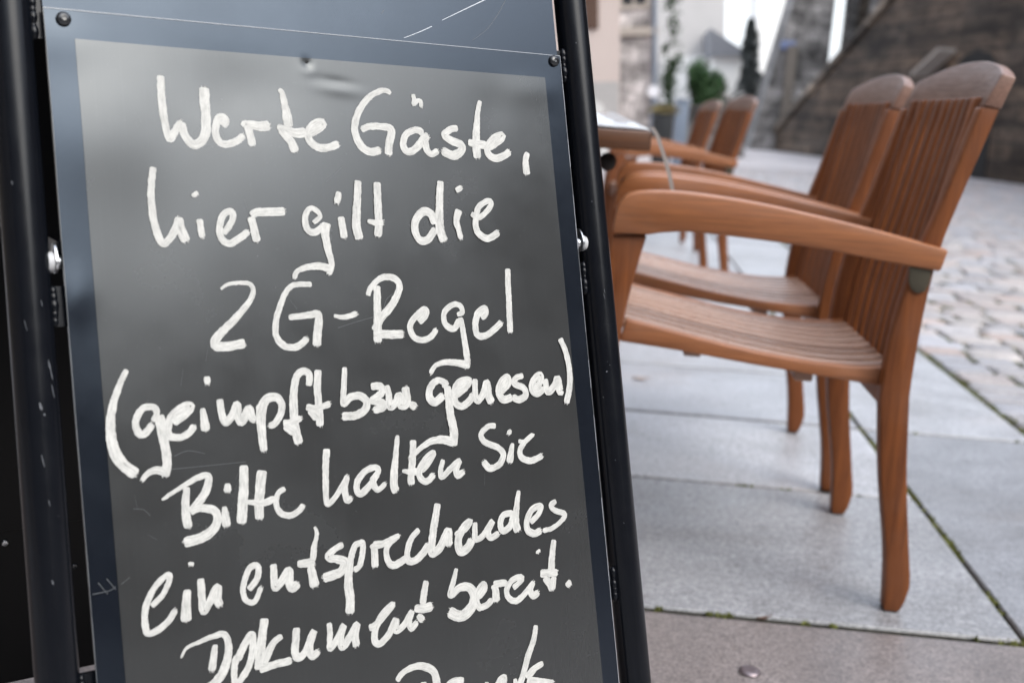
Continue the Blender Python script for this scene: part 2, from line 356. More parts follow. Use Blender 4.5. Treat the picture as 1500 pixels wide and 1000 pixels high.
# pen strokes of the notice: centre lines in millimetres on the panel, then the width at start and end
WRITING = [
 [
  ([(60.9,-21.3),(60.3,-36.4),(61.0,-53.9),(62.7,-66.3),(64.5,-69.6),(68.0,-64.5),(71.6,-58.7),(74.6,-55.6)], 4.8, 4.6),
  ([(74.2,-56.5),(75.8,-64.8),(79.6,-71.4),(83.7,-72.9),(89.3,-69.5),(92.8,-62.0),(93.7,-50.3),(93.8,-37.6),(94.2,-28.1)], 4.9, 6.4),
  ([(106.2,-57.7),(109.2,-53.8),(107.6,-50.5),(103.6,-52.0),(100.6,-59.5),(100.8,-67.0),(104.8,-71.6),(110.9,-71.4),(117.7,-68.5),(123.1,-64.0)], 5.0, 4.5),
  ([(122.8,-57.5),(125.7,-55.0),(127.4,-59.5),(128.6,-65.9),(129.5,-72.4)], 5.1, 5.1),
  ([(126.0,-55.5),(132.2,-56.1),(139.0,-56.4),(145.3,-55.7)], 5.4, 6.5),
  ([(155.8,-25.4),(158.2,-29.6),(159.4,-38.4),(160.6,-46.0),(161.4,-55.9)], 3.0, 6.2),
  ([(151.4,-56.3),(158.4,-57.9),(166.4,-60.7),(176.0,-59.7)], 3.9, 6.4),
  ([(153.8,-57.9),(158.0,-63.7),(162.3,-68.0),(165.2,-76.2)], 4.1, 5.9),
  ([(177.1,-60.6),(185.8,-56.9),(191.2,-52.6),(188.7,-51.1),(181.1,-55.1),(177.6,-61.9),(179.5,-67.9),(187.0,-72.2),(195.5,-71.3),(204.1,-68.2)], 5.8, 5.1),
  ([(256.4,-23.6),(252.7,-21.5),(246.1,-22.2),(235.4,-28.0),(225.5,-39.4),(220.0,-52.3),(220.5,-61.4),(225.4,-70.3),(233.3,-74.1),(242.5,-72.1)], 3.6, 5.5),
  ([(225.7,-56.0),(233.2,-52.8),(243.5,-52.2),(252.5,-53.2),(254.2,-56.6),(251.4,-66.0),(249.3,-76.1)], 4.0, 5.9),
  ([(277.6,-22.9),(278.4,-27.3),(277.5,-31.9),(281.8,-28.3),(284.9,-28.5),(285.0,-33.8)], 3.3, 3.3),
  ([(281.5,-58.1),(283.3,-54.5),(276.2,-54.0),(267.8,-58.4),(264.5,-66.7),(267.3,-72.5),(272.6,-72.3),(279.1,-67.4),(285.0,-61.3),(290.1,-58.5)], 4.3, 5.5),
  ([(285.7,-62.5),(287.6,-70.7),(292.0,-74.1),(298.6,-71.0)], 6.1, 4.3),
  ([(320.4,-50.3),(313.3,-51.8),(305.9,-56.9),(312.4,-61.5),(321.9,-64.8),(322.9,-69.6),(314.0,-74.7),(302.6,-70.8)], 4.5, 6.3),
  ([(346.2,-24.8),(343.4,-32.3),(340.3,-47.1),(338.8,-59.3),(337.9,-69.1),(338.7,-76.4)], 3.2, 6.7),
  ([(329.9,-62.7),(339.1,-63.6),(349.1,-64.9)], 5.1, 5.9),
  ([(348.9,-66.9),(356.5,-63.6),(366.2,-57.4),(366.1,-54.9),(356.9,-58.7),(349.6,-67.5),(351.9,-74.2),(359.8,-75.9),(367.4,-73.2),(373.7,-69.3)], 5.9, 5.4),
  ([(393.5,-69.9),(390.2,-77.5),(390.7,-90.1)], 4.7, 5.8),
 ],
 [
  ([(50.2,-91.1),(48.4,-98.7),(46.8,-112.1),(47.0,-126.4),(49.3,-140.8),(53.3,-148.6),(59.3,-144.0),(64.1,-135.8),(66.9,-128.9)], 4.1, 4.7),
  ([(66.5,-129.0),(67.6,-137.9),(70.8,-147.3)], 4.8, 6.1),
  ([(82.3,-130.1),(82.8,-136.9),(83.3,-144.5)], 4.4, 4.0),
  ([(79.2,-109.9),(81.3,-112.6)], 5.1, 4.7),
  ([(99.9,-141.5),(105.9,-135.0),(109.3,-127.0),(106.7,-124.1),(101.0,-127.5),(97.5,-137.0),(98.5,-145.5),(104.8,-149.3),(114.0,-144.6),(120.6,-139.9)], 4.1, 4.5),
  ([(123.3,-128.6),(124.8,-135.1),(125.9,-141.5),(127.1,-148.2)], 5.1, 5.1),
  ([(123.7,-127.7),(128.9,-125.0),(140.3,-124.8),(152.1,-124.2)], 4.9, 5.6),
  ([(175.9,-133.7),(182.6,-127.8),(176.8,-121.8),(171.3,-124.2),(168.9,-132.0),(171.2,-139.7),(177.7,-140.9),(185.3,-135.4)], 3.0, 4.6),
  ([(187.7,-133.6),(185.8,-142.1),(187.3,-155.5),(189.3,-167.9),(185.9,-175.6)], 6.8, 4.2),
  ([(187.8,-171.2),(177.8,-168.7),(167.0,-169.5),(158.5,-172.6),(155.9,-178.2)], 5.7, 3.4),
  ([(200.8,-128.5),(201.5,-137.3),(202.6,-146.2)], 4.8, 5.1),
  ([(201.0,-108.0),(198.0,-117.5)], 4.0, 4.8),
  ([(219.0,-98.4),(216.2,-119.6),(214.3,-136.0),(216.4,-147.2)], 4.9, 6.3),
  ([(236.7,-99.5),(235.7,-116.8),(235.1,-133.3),(233.3,-145.2)], 5.5, 5.8),
  ([(224.8,-131.9),(232.0,-133.6),(239.4,-133.3)], 2.6, 4.9),
  ([(289.6,-135.0),(286.3,-126.4),(278.4,-124.3),(270.5,-132.1),(269.6,-141.9),(273.8,-149.0),(281.1,-148.4),(289.2,-139.2)], 6.0, 5.4),
  ([(298.2,-97.5),(295.4,-119.3),(294.2,-139.3),(297.6,-150.2)], 5.2, 6.7),
  ([(314.8,-122.5),(311.4,-132.2),(313.1,-140.8),(314.5,-148.4)], 6.2, 4.1),
  ([(313.2,-105.9),(319.6,-102.5)], 4.1, 4.1),
  ([(327.2,-125.7),(334.5,-129.6),(343.7,-123.8),(349.2,-117.3),(346.3,-114.4),(335.3,-120.6),(331.1,-133.7),(332.5,-142.5),(339.8,-147.6),(346.8,-147.0),(354.6,-142.4)], 3.8, 5.1),
 ],
 [
  ([(94.9,-184.3),(101.0,-181.0),(109.7,-179.9),(118.3,-181.1),(120.8,-185.4),(118.8,-192.8),(110.8,-201.7),(100.5,-211.3),(90.4,-219.9),(87.0,-225.2),(88.4,-228.0),(98.2,-228.6),(111.2,-227.1)], 1.9, 5.8),
  ([(170.7,-183.4),(162.9,-182.9),(153.7,-183.7),(147.1,-190.1),(141.1,-202.1),(137.1,-215.1),(137.8,-224.6),(143.7,-231.5),(151.7,-233.0),(159.0,-230.1),(163.2,-225.9)], 3.3, 4.4),
  ([(148.8,-209.1),(158.8,-208.2),(168.0,-207.7),(174.2,-207.5),(174.3,-213.3),(172.5,-222.8),(171.1,-233.1)], 3.4, 5.8),
  ([(188.0,-209.3),(197.1,-211.1),(208.9,-208.4)], 2.4, 3.9),
  ([(220.3,-194.3),(223.2,-187.9),(231.7,-181.1),(239.8,-179.2),(247.6,-181.6),(250.5,-187.7),(246.3,-197.1),(238.8,-206.3),(230.2,-214.2),(223.8,-223.9)], 3.6, 5.6),
  ([(229.3,-186.4),(228.5,-199.9),(227.2,-217.6),(225.9,-233.6)], 5.0, 6.0),
  ([(222.5,-226.8),(230.4,-227.0),(239.6,-227.6),(250.6,-228.2)], 5.5, 5.8),
  ([(266.2,-218.7),(273.6,-212.8),(273.7,-208.5),(268.3,-210.7),(260.2,-217.0),(257.5,-224.0),(261.0,-231.5),(269.0,-234.4),(277.5,-231.8),(283.1,-225.7)], 5.1, 4.3),
  ([(304.9,-214.3),(310.8,-212.1),(308.2,-206.1),(301.1,-205.5),(292.7,-211.3),(291.5,-219.8),(295.7,-224.9),(301.4,-225.9),(306.8,-218.7)], 3.4, 4.7),
  ([(307.9,-216.9),(309.7,-229.4),(311.2,-244.4),(311.8,-254.3),(310.4,-261.4)], 4.0, 5.1),
  ([(311.8,-259.0),(300.8,-256.0),(289.5,-254.6),(279.5,-256.9),(273.6,-263.5)], 5.8, 3.4),
  ([(329.3,-218.2),(334.5,-214.5),(333.4,-210.0),(326.4,-214.1),(322.9,-223.9),(324.0,-232.7),(331.9,-234.4),(341.3,-229.9),(350.6,-223.1)], 4.9, 4.9),
  ([(361.7,-175.5),(360.6,-192.8),(359.9,-211.9),(359.1,-233.0)], 4.7, 5.0),
 ],
 [
  ([(19.3,-240.8),(14.1,-250.3),(7.7,-265.3),(4.9,-279.4),(5.4,-296.2),(10.9,-308.8),(20.6,-318.2)], 3.1, 6.6),
  ([(35.1,-280.3),(38.9,-274.3),(35.9,-269.7),(28.0,-270.8),(22.8,-280.0),(24.1,-287.4),(28.4,-289.1),(35.0,-282.4)], 3.6, 4.5),
  ([(40.3,-276.3),(41.7,-289.3),(43.3,-301.7),(43.6,-312.7),(41.1,-322.2)], 6.1, 5.4),
  ([(42.8,-319.0),(35.4,-316.6),(29.2,-318.3),(24.3,-323.1)], 5.5, 3.4),
  ([(50.2,-282.8),(59.3,-277.5),(64.8,-272.0),(59.8,-271.6),(50.0,-277.8),(45.8,-287.2),(47.6,-292.9),(55.5,-294.4),(62.0,-291.4),(66.2,-286.5)], 5.6, 4.4),
  ([(73.5,-274.2),(74.1,-282.7),(74.9,-291.7)], 3.5, 5.5),
  ([(78.9,-250.5),(78.7,-256.5)], 4.5, 4.0),
  ([(87.4,-268.6),(87.9,-277.7),(90.5,-286.8),(96.1,-282.3),(100.7,-273.9),(100.9,-284.0),(103.5,-287.5),(107.3,-282.1),(110.3,-277.9),(111.7,-285.1),(114.8,-287.7)], 4.4, 5.4),
  ([(120.8,-275.7),(119.1,-288.4),(119.2,-300.0),(119.6,-312.3)], 7.1, 5.2),
  ([(118.7,-281.9),(124.8,-272.2),(133.1,-271.3),(137.2,-277.2),(135.4,-284.8),(130.1,-292.1),(125.2,-292.9)], 6.4, 4.5),
  ([(161.2,-264.6),(162.3,-255.7),(157.6,-252.4),(151.6,-256.2),(148.2,-267.7),(147.0,-282.0),(147.0,-296.4),(149.4,-309.8)], 4.3, 5.9),
  ([(137.2,-292.2),(143.8,-292.2),(152.9,-289.4)], 4.8, 4.3),
  ([(138.1,-294.2),(146.6,-300.3)], 4.8, 6.2),
  ([(170.4,-252.4),(168.5,-266.8),(168.6,-282.7),(168.5,-297.6)], 4.9, 5.2),
  ([(157.6,-281.1),(165.7,-283.1),(178.6,-280.3)], 4.7, 4.1),
  ([(159.9,-283.9),(166.7,-291.2)], 4.1, 5.5),
  ([(194.0,-252.0),(191.9,-266.5),(190.3,-281.5),(196.8,-276.9),(205.9,-276.7),(211.4,-282.1),(208.8,-288.8),(200.0,-292.1),(188.3,-291.7)], 3.5, 5.5),
  ([(216.1,-269.9),(224.8,-270.2),(225.4,-276.0),(216.7,-281.2),(225.3,-283.6),(226.5,-287.7),(216.9,-289.6)], 5.0, 5.0),
  ([(230.2,-269.9),(231.9,-278.3),(232.6,-288.0),(238.2,-284.5),(242.1,-279.5),(243.0,-287.8),(248.5,-285.4),(248.0,-272.6)], 4.5, 6.3),
  ([(251.2,-286.7),(256.7,-290.9)], 4.3, 6.1),
  ([(283.6,-274.1),(288.4,-273.3),(280.3,-269.7),(272.7,-274.6),(270.7,-283.1),(275.7,-287.9),(284.5,-282.9)], 4.0, 5.9),
  ([(289.1,-275.3),(289.3,-286.2),(290.2,-300.9),(292.3,-315.7),(289.9,-326.9)], 5.3, 6.6),
  ([(291.5,-324.4),(282.5,-321.3),(270.8,-320.7),(258.9,-325.1),(247.1,-333.1)], 6.8, 3.7),
  ([(295.9,-284.2),(306.8,-277.8),(311.1,-272.5),(302.1,-272.9),(295.7,-280.9),(295.8,-289.7),(301.9,-294.0),(310.9,-289.6),(314.5,-284.3)], 5.7, 5.4),
  ([(317.8,-271.4),(316.9,-281.3),(318.2,-290.3),(325.3,-285.0),(329.7,-276.1),(330.4,-286.9),(333.3,-294.0)], 4.2, 6.1),
  ([(343.4,-285.0),(352.4,-278.2),(351.1,-272.4),(344.1,-277.6),(341.5,-286.4),(346.0,-292.0),(354.9,-290.6)], 5.2, 5.6),
  ([(369.0,-272.3),(360.7,-274.4),(358.5,-278.7),(368.6,-284.1),(369.9,-290.4),(362.3,-293.5),(355.6,-290.6)], 4.3, 5.3),
  ([(378.1,-286.5),(387.3,-279.6),(387.9,-273.1),(379.9,-277.4),(377.3,-284.9),(382.4,-289.9),(390.9,-286.0)], 4.7, 5.4),
  ([(392.6,-277.4),(394.7,-289.4),(403.4,-284.0),(406.8,-278.5),(408.6,-290.3),(411.1,-289.8)], 4.8, 6.2),
  ([(413.3,-241.5),(418.7,-255.5),(421.1,-271.3),(419.6,-286.9),(414.6,-301.6)], 4.5, 5.2),
 ],
 [
  ([(37.8,-339.2),(52.2,-332.1),(66.1,-326.1),(73.8,-325.7),(73.8,-331.6),(69.5,-339.9),(62.2,-347.7),(58.8,-350.5)], 1.8, 5.1),
  ([(57.2,-332.1),(55.2,-343.4),(55.0,-354.4),(56.0,-362.8)], 4.2, 5.3),
  ([(58.5,-351.6),(65.4,-349.3),(75.4,-351.8),(78.9,-357.9),(75.4,-366.2),(65.9,-371.4),(51.9,-373.2)], 4.0, 6.3),
  ([(84.8,-350.7),(85.1,-358.8),(85.7,-366.2)], 2.9, 5.6),
  ([(88.8,-333.5),(88.1,-340.2)], 3.9, 5.4),
  ([(102.6,-321.2),(101.3,-338.5),(99.0,-352.9),(97.4,-365.6)], 5.5, 6.6),
  ([(117.2,-327.0),(114.9,-338.1),(112.7,-351.4),(111.9,-364.4)], 6.7, 6.0),
  ([(101.2,-349.5),(108.0,-350.8),(117.4,-352.1),(126.0,-350.4)], 2.6, 4.7),
  ([(134.8,-343.2),(128.7,-346.8),(126.5,-354.5),(129.3,-361.8),(137.0,-365.2),(144.6,-362.8),(149.4,-358.6)], 3.5, 4.2),
  ([(172.9,-316.5),(170.8,-331.2),(169.4,-348.2),(169.8,-360.5),(177.2,-355.9),(185.2,-346.3),(189.5,-340.4)], 4.9, 3.8),
  ([(188.9,-340.8),(185.9,-350.4),(187.3,-360.0),(191.3,-358.1)], 4.2, 4.5),
  ([(210.0,-347.1),(217.0,-340.9),(215.8,-336.9),(206.7,-337.9),(198.2,-345.3),(196.7,-353.2),(200.6,-356.4),(208.6,-350.7),(216.6,-342.2)], 3.9, 4.8),
  ([(212.5,-344.4),(212.0,-349.8),(215.8,-355.1),(223.3,-350.9)], 4.9, 3.7),
  ([(237.6,-312.3),(234.6,-329.3),(231.5,-345.5),(231.1,-355.0),(233.1,-359.0)], 2.9, 5.8),
  ([(252.3,-318.0),(250.1,-333.9),(247.7,-347.5),(247.0,-355.2)], 5.0, 5.3),
  ([(239.5,-342.3),(246.1,-344.3),(253.9,-344.8)], 2.3, 5.0),
  ([(257.4,-345.2),(265.7,-338.6),(270.8,-331.0),(262.7,-335.4),(255.9,-344.4),(256.8,-351.5),(262.7,-354.3),(269.6,-349.1)], 4.1, 4.7),
  ([(279.8,-337.9),(276.7,-345.5),(276.9,-352.6),(286.1,-346.7),(295.3,-341.0),(292.1,-347.4),(293.2,-353.3),(299.4,-350.0)], 3.7, 4.9),
  ([(335.8,-314.5),(327.7,-314.4),(319.8,-320.5),(323.1,-327.4),(336.2,-333.9),(341.4,-340.3),(336.6,-348.5),(326.0,-350.9),(320.2,-343.9)], 4.1, 4.8),
  ([(352.2,-331.7),(349.7,-339.8),(347.5,-348.7)], 2.9, 5.8),
  ([(351.6,-319.8),(348.1,-323.2)], 3.2, 3.8),
  ([(358.5,-330.5),(366.5,-331.4),(374.7,-326.6),(366.5,-331.4),(360.0,-338.1),(360.2,-344.7),(368.4,-349.4),(375.7,-348.8),(383.6,-346.3)], 2.9, 4.8),
 ],
 [
  ([(24.2,-415.5),(33.3,-408.5),(38.9,-398.4),(38.3,-394.7),(31.9,-398.2),(23.4,-407.8),(19.1,-420.3),(19.5,-433.9),(27.0,-433.8),(36.3,-428.1),(41.6,-421.5)], 3.3, 4.0),
  ([(51.4,-408.2),(50.0,-418.4),(48.7,-431.6)], 4.3, 6.3),
  ([(56.3,-388.3),(55.6,-390.9)], 3.4, 3.9),
  ([(62.2,-401.8),(62.0,-412.7),(62.6,-426.4),(67.7,-420.5),(74.3,-410.9),(73.7,-419.4),(75.6,-425.2)], 4.1, 5.3),
  ([(98.9,-417.1),(106.6,-409.1),(107.3,-400.2),(101.4,-400.3),(95.9,-409.6),(94.2,-418.6),(97.0,-425.5),(103.0,-426.6),(109.0,-416.8)], 4.2, 3.5),
  ([(120.1,-400.7),(120.0,-409.1),(120.5,-418.7),(126.2,-414.9),(132.4,-408.0),(132.3,-417.2),(134.4,-422.3),(139.3,-418.7)], 4.9, 5.6),
  ([(157.0,-377.0),(158.5,-383.3),(155.3,-393.6),(153.2,-404.1)], 2.0, 4.5),
  ([(140.0,-403.9),(147.3,-404.6),(154.8,-405.3)], 4.2, 5.9),
  ([(151.2,-407.4),(152.2,-416.0),(153.4,-424.6)], 4.7, 6.4),
  ([(180.7,-394.9),(172.7,-397.7),(166.6,-402.7),(174.7,-405.9),(181.0,-409.4),(176.4,-416.5),(161.1,-419.0)], 3.8, 6.3),
  ([(197.5,-396.6),(192.3,-396.7),(188.4,-402.5),(184.5,-413.9),(182.7,-427.0),(183.1,-439.1),(181.8,-451.3)], 4.2, 6.4),
  ([(194.1,-396.7),(198.0,-396.3),(197.3,-404.0),(193.8,-414.2),(188.6,-417.3)], 4.2, 4.2),
  ([(206.3,-398.7),(208.1,-404.4),(207.6,-418.1)], 4.8, 5.4),
  ([(207.3,-399.5),(216.0,-400.2),(223.9,-397.4),(232.1,-395.5)], 5.5, 3.7),
  ([(232.0,-395.9),(223.6,-400.1),(218.8,-406.1),(219.6,-414.5),(224.3,-419.3),(231.4,-417.8),(237.9,-414.8)], 3.2, 4.9),
  ([(251.2,-393.6),(243.9,-399.2),(238.6,-409.4),(238.7,-417.7),(245.3,-418.8),(253.7,-413.2),(259.1,-407.1)], 3.8, 5.3),
  ([(271.0,-374.3),(266.5,-390.1),(262.8,-404.9),(261.9,-415.0),(269.9,-411.6),(278.9,-399.3),(278.6,-406.0),(278.9,-412.0)], 5.1, 6.3),
  ([(285.6,-404.3),(295.6,-400.1),(301.5,-394.4),(295.9,-397.3),(289.7,-404.9),(288.1,-413.2),(290.6,-418.9),(297.5,-416.1),(302.2,-410.0)], 4.6, 6.4),
  ([(306.9,-395.8),(305.7,-403.1),(305.9,-410.3),(313.4,-408.6),(324.3,-397.8),(319.0,-406.6),(322.0,-411.6),(330.2,-408.6)], 4.1, 4.7),
  ([(344.2,-401.7),(345.8,-394.1),(337.1,-393.6),(332.5,-399.9),(334.1,-407.4),(341.2,-405.6),(345.9,-399.3)], 4.4, 5.1),
  ([(354.7,-374.4),(350.7,-389.4),(348.8,-403.8),(351.0,-410.3)], 3.2, 6.1),
  ([(364.4,-404.7),(373.6,-398.6),(377.1,-391.4),(367.3,-393.5),(360.3,-404.1),(361.4,-411.6),(368.8,-415.0),(375.1,-412.5)], 4.2, 5.2),
  ([(394.5,-389.2),(388.3,-392.5),(392.4,-397.6),(402.8,-402.1),(400.4,-407.0),(389.1,-412.8),(377.5,-414.1)], 4.3, 3.7),
 ],
 [
  ([(43.2,-457.8),(47.2,-451.5),(55.2,-449.3),(67.7,-446.9),(76.8,-447.1),(79.9,-455.0),(78.2,-465.7),(73.4,-475.8),(66.7,-482.0),(60.2,-485.0)], 1.4, 5.6),
  ([(69.5,-453.2),(67.6,-462.4),(65.5,-472.3)], 3.1, 4.9),
  ([(85.5,-468.4),(93.4,-456.7),(98.8,-451.5),(98.9,-461.2),(95.2,-473.9),(87.8,-483.4),(82.9,-485.7),(83.0,-473.5),(85.9,-465.2)], 5.0, 4.1),
  ([(109.7,-441.2),(107.2,-453.8),(104.2,-467.9),(102.4,-479.4)], 5.3, 6.2),
  ([(123.3,-457.9),(116.8,-460.4),(111.4,-467.2),(106.3,-475.2)], 3.7, 5.3),
  ([(102.7,-479.6),(115.4,-478.3),(129.3,-478.1)], 4.7, 4.9),
  ([(135.6,-453.6),(134.2,-462.8),(132.5,-471.7),(134.9,-477.3),(141.4,-473.5),(149.8,-459.5),(145.3,-470.9),(146.8,-478.7),(152.7,-475.6)], 5.2, 4.8),
  ([(163.3,-455.2),(163.5,-465.3),(162.2,-475.6),(168.1,-470.9),(175.8,-460.0),(172.4,-468.3),(173.0,-476.7),(179.7,-471.0),(187.4,-461.7),(185.3,-469.7),(185.8,-478.9)], 3.7, 5.1),
  ([(198.0,-466.4),(204.0,-465.0),(213.2,-458.5),(221.4,-451.6),(211.9,-457.0),(203.8,-468.2),(202.5,-478.1),(207.0,-480.9),(216.1,-474.5),(223.3,-463.3)], 4.6, 4.8),
  ([(224.0,-463.6),(222.6,-473.2),(231.1,-469.8),(239.0,-459.9)], 4.7, 4.7),
  ([(239.0,-459.9),(235.6,-468.1),(236.8,-474.5),(242.6,-469.7)], 4.4, 4.4),
  ([(254.4,-437.5),(251.7,-446.3),(249.3,-456.3)], 4.2, 5.3),
  ([(241.2,-458.3),(249.7,-460.3),(258.4,-459.4)], 5.0, 6.4),
  ([(243.7,-464.4),(248.5,-470.3)], 3.9, 5.3),
  ([(284.8,-432.3),(281.1,-441.7),(276.7,-453.9),(286.2,-449.3),(296.0,-450.7),(300.0,-459.3),(296.1,-468.6),(285.7,-473.6),(273.9,-467.6)], 3.1, 7.7),
  ([(303.8,-461.4),(311.3,-455.6),(310.9,-450.3),(304.9,-454.5),(302.0,-462.5),(304.8,-469.5),(312.9,-468.9),(318.1,-465.1)], 4.0, 4.9),
  ([(320.8,-452.7),(322.4,-459.1),(322.4,-468.1)], 4.7, 6.3),
  ([(320.8,-452.7),(328.2,-452.9),(334.7,-453.5)], 5.4, 5.0),
  ([(341.0,-459.6),(350.5,-454.0),(349.3,-451.3),(340.4,-452.5),(334.0,-459.8),(335.9,-467.4),(343.9,-471.1),(355.1,-465.1),(363.5,-458.0)], 4.1, 4.7),
  ([(362.6,-458.6),(359.1,-464.3),(361.8,-470.0),(367.8,-467.7)], 4.2, 5.2),
  ([(370.1,-430.3),(371.3,-432.9)], 4.2, 4.6),
  ([(389.0,-423.9),(386.0,-436.3),(383.1,-452.3)], 4.6, 5.9),
  ([(371.2,-451.7),(379.8,-452.9),(390.2,-454.2)], 6.2, 5.6),
  ([(375.3,-455.7),(380.7,-462.3),(382.8,-468.9)], 5.6, 5.9),
  ([(385.8,-457.2),(383.4,-468.4)], 4.9, 4.9),
  ([(400.0,-463.9),(403.3,-468.7)], 6.4, 5.7),
 ],
 [
  ([(219.6,-514.8),(224.7,-509.8),(233.7,-506.6),(244.0,-507.6),(254.0,-513.7),(256.7,-522.2),(256.3,-530.0),(251.0,-539.2),(239.2,-545.6),(227.3,-546.6)], 3.9, 6.5),
  ([(244.4,-521.0),(242.6,-532.0),(240.8,-544.6)], 5.0, 5.5),
  ([(283.4,-528.4),(274.2,-527.4),(267.8,-529.9),(265.5,-538.7),(271.0,-545.3),(280.8,-539.6)], 4.8, 5.7),
  ([(282.6,-537.3),(282.4,-548.0),(289.1,-552.2)], 5.5, 5.5),
  ([(306.5,-535.0),(303.6,-546.2),(301.2,-555.1)], 3.5, 5.3),
  ([(301.6,-553.8),(310.2,-547.7),(317.4,-538.8),(324.3,-535.2),(322.0,-546.4),(322.6,-557.4),(328.8,-557.5)], 3.9, 5.3),
  ([(335.5,-538.5),(335.5,-549.5),(333.4,-557.3)], 3.0, 4.2),
  ([(362.1,-496.5),(358.4,-508.9),(350.2,-523.8),(344.2,-537.7),(339.7,-546.4),(336.7,-560.8)], 4.2, 5.4),
  ([(366.8,-531.8),(355.9,-534.8),(348.1,-541.3)], 4.0, 5.8),
  ([(347.9,-542.7),(359.9,-546.8),(376.2,-551.9)], 6.1, 5.2),
 ],
]

# ------------------------------------------------------------------ ground
g = MB(); g.add([(-300, -300, -0.016), (300, -300, -0.016), (300, 600, -0.016), (-300, 600, -0.016)], [(0, 1, 2, 3)])
struct(g.build('ground', M['far']))
b = MB(); b.add([(-6, -3, -0.012), (1.17, -3, -0.012), (1.17, 14, -0.012), (-6, 14, -0.012)], [(0, 1, 2, 3)]); b.add([(1.17, -3, -0.012), (8.7, -3, -0.012), (7.5, 22.2, -0.012), (1.17, 22.2, -0.012)], [(0, 1, 2, 3)])
struct(b.build('joint_bed', M['bed']))
pv = MB(); rnd = random.Random(3)
def slab(x0, y0, x1, y1, tint=None):
    t = tint or rnd.choice([(0.37, 0.373, 0.395), (0.39, 0.394, 0.415), (0.35, 0.355, 0.38), (0.38, 0.382, 0.40)])
    k = rnd.uniform(0.95, 1.05); dz = rnd.uniform(-0.0015, 0.0015)
    g0, g2 = (rnd.uniform(0.003, 0.0042) for _ in range(2)); g1, g3 = (rnd.uniform(0.006, 0.009) for _ in range(2))
    if 1.7 < y0 < 2.2 and not tint: k *= 0.74  # near row darker, middle row lighter: light across the paving put into tint
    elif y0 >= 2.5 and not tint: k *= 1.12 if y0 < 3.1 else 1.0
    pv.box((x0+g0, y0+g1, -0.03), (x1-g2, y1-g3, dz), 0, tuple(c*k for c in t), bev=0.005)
    for q in range(len(pv.col)-12, len(pv.col)-4): pv.col[q] = (0.06, 0.056, 0.048)     # soil between the slabs
REDDISH = (0.33, 0.275, 0.25)
rows = [-2.6, -1.85, -1.1, -0.4, 0.36, 1.05, 1.80, 2.51, 3.11, 3.735, 4.36, 5.0, 5.7, 6.4, 7.1, 7.8, 8.5, 9.2, 10, 10.8, 11.6, 12.4, 13.2, 14]
for j, (ya, yb) in enumerate(zip(rows, rows[1:])):
    x = 0.725; off = rnd.uniform(0, 0.3) if not 0 <= ya < 4 else 0.0
    first = True
    while x > -5.6:
        wd = (1.06+off*0.4 if first else rnd.uniform(0.7, 1.05)); first = False
        slab(x-wd, ya, x, yb, (0.20, 0.172, 0.165) if 0.3 < ya < 1.5 else None); x -= wd
ys = [-2.6, -1.3, -0.2, 0.9, 1.81, 3.105, 4.35, 5.5, 6.7, 7.9, 9.1, 10.3, 11.6, 12.8, 14]
for ya, yb in zip(ys, ys[1:]):
    slab(0.725, ya, 1.19, yb, (0.20, 0.172, 0.165) if 0.5 < ya < 1.5 else None)
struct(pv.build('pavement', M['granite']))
# cobbles: every stone a small worn block
cb = MB(); rc = random.Random(11); TINTS = [(0.42, 0.335, 0.305), (0.39, 0.335, 0.315), (0.37, 0.35, 0.355), (0.36, 0.355, 0.38), (0.41, 0.375, 0.36), (0.345, 0.33, 0.34), (0.40, 0.355, 0.345), (0.36, 0.35, 0.365)]
y = -1.0; COBS = []
while y < 22:
    dep = rc.uniform(0.135, 0.16); x = 1.20+rc.uniform(-0.0, 0.02)
    while x < (8.4 if y < 12 else 7.3):
        wd = rc.uniform(0.14, 0.235); t = rc.choice(TINTS); k = rc.uniform(0.8, 1.13); gp = rc.uniform(0.005, 0.010)
        hz = rc.uniform(-0.003, 0.004); e = rc.uniform(0.012, 0.024)
        j = lambda a: rc.uniform(-a, a)
        x0, x1, y0, y1 = x+gp, x+wd-gp, y+gp, y+dep-gp
        base = [(x0, y0), (x1, y0), (x1, y1), (x0, y1)]
        # an eight-cornered outline so that corners are worn round
        o8 = []
        c = 0.016
        for (ax, ay), (sx, sy) in zip(base, ((1, 1), (-1, 1), (-1, -1), (1, -1))):
            pts = [(ax, ay+sy*c), (ax+sx*c, ay)] if sx*sy > 0 else [(ax+sx*c, ay), (ax, ay+sy*c)]
            o8 += [(px+j(.0035), py+j(.0035)) for px, py in pts]
        cx, cy = (x0+x1)/2, (y0+y1)/2
        r0 = [(px, py, -0.03) for px, py in o8]; r1 = [(px, py, hz-0.013) for px, py in o8]
        r2 = [(px+(cx-px)*.1, py+(cy-py)*.13, hz-0.002) for px, py in o8]; r3 = [(px+(cx-px)*.4, py+(cy-py)*.45, hz+j(.0012)) for px, py in o8]
        n = 8; vs = r0+r1+r2+r3; fs = []
        for i in range(3):
            for q in range(n): fs.append((i*n+q, i*n+(q+1) % n, (i+1)*n+(q+1) % n, (i+1)*n+q))
        fs.append(tuple(range(3*n, 4*n)))
        cb.add(vs, fs, 0, tuple(v*k for v in t)); COBS.append((x, y, wd, dep)); x += wd
    y += dep
struct(cb.build('cobbled_street', M['cobble'], smooth=True))
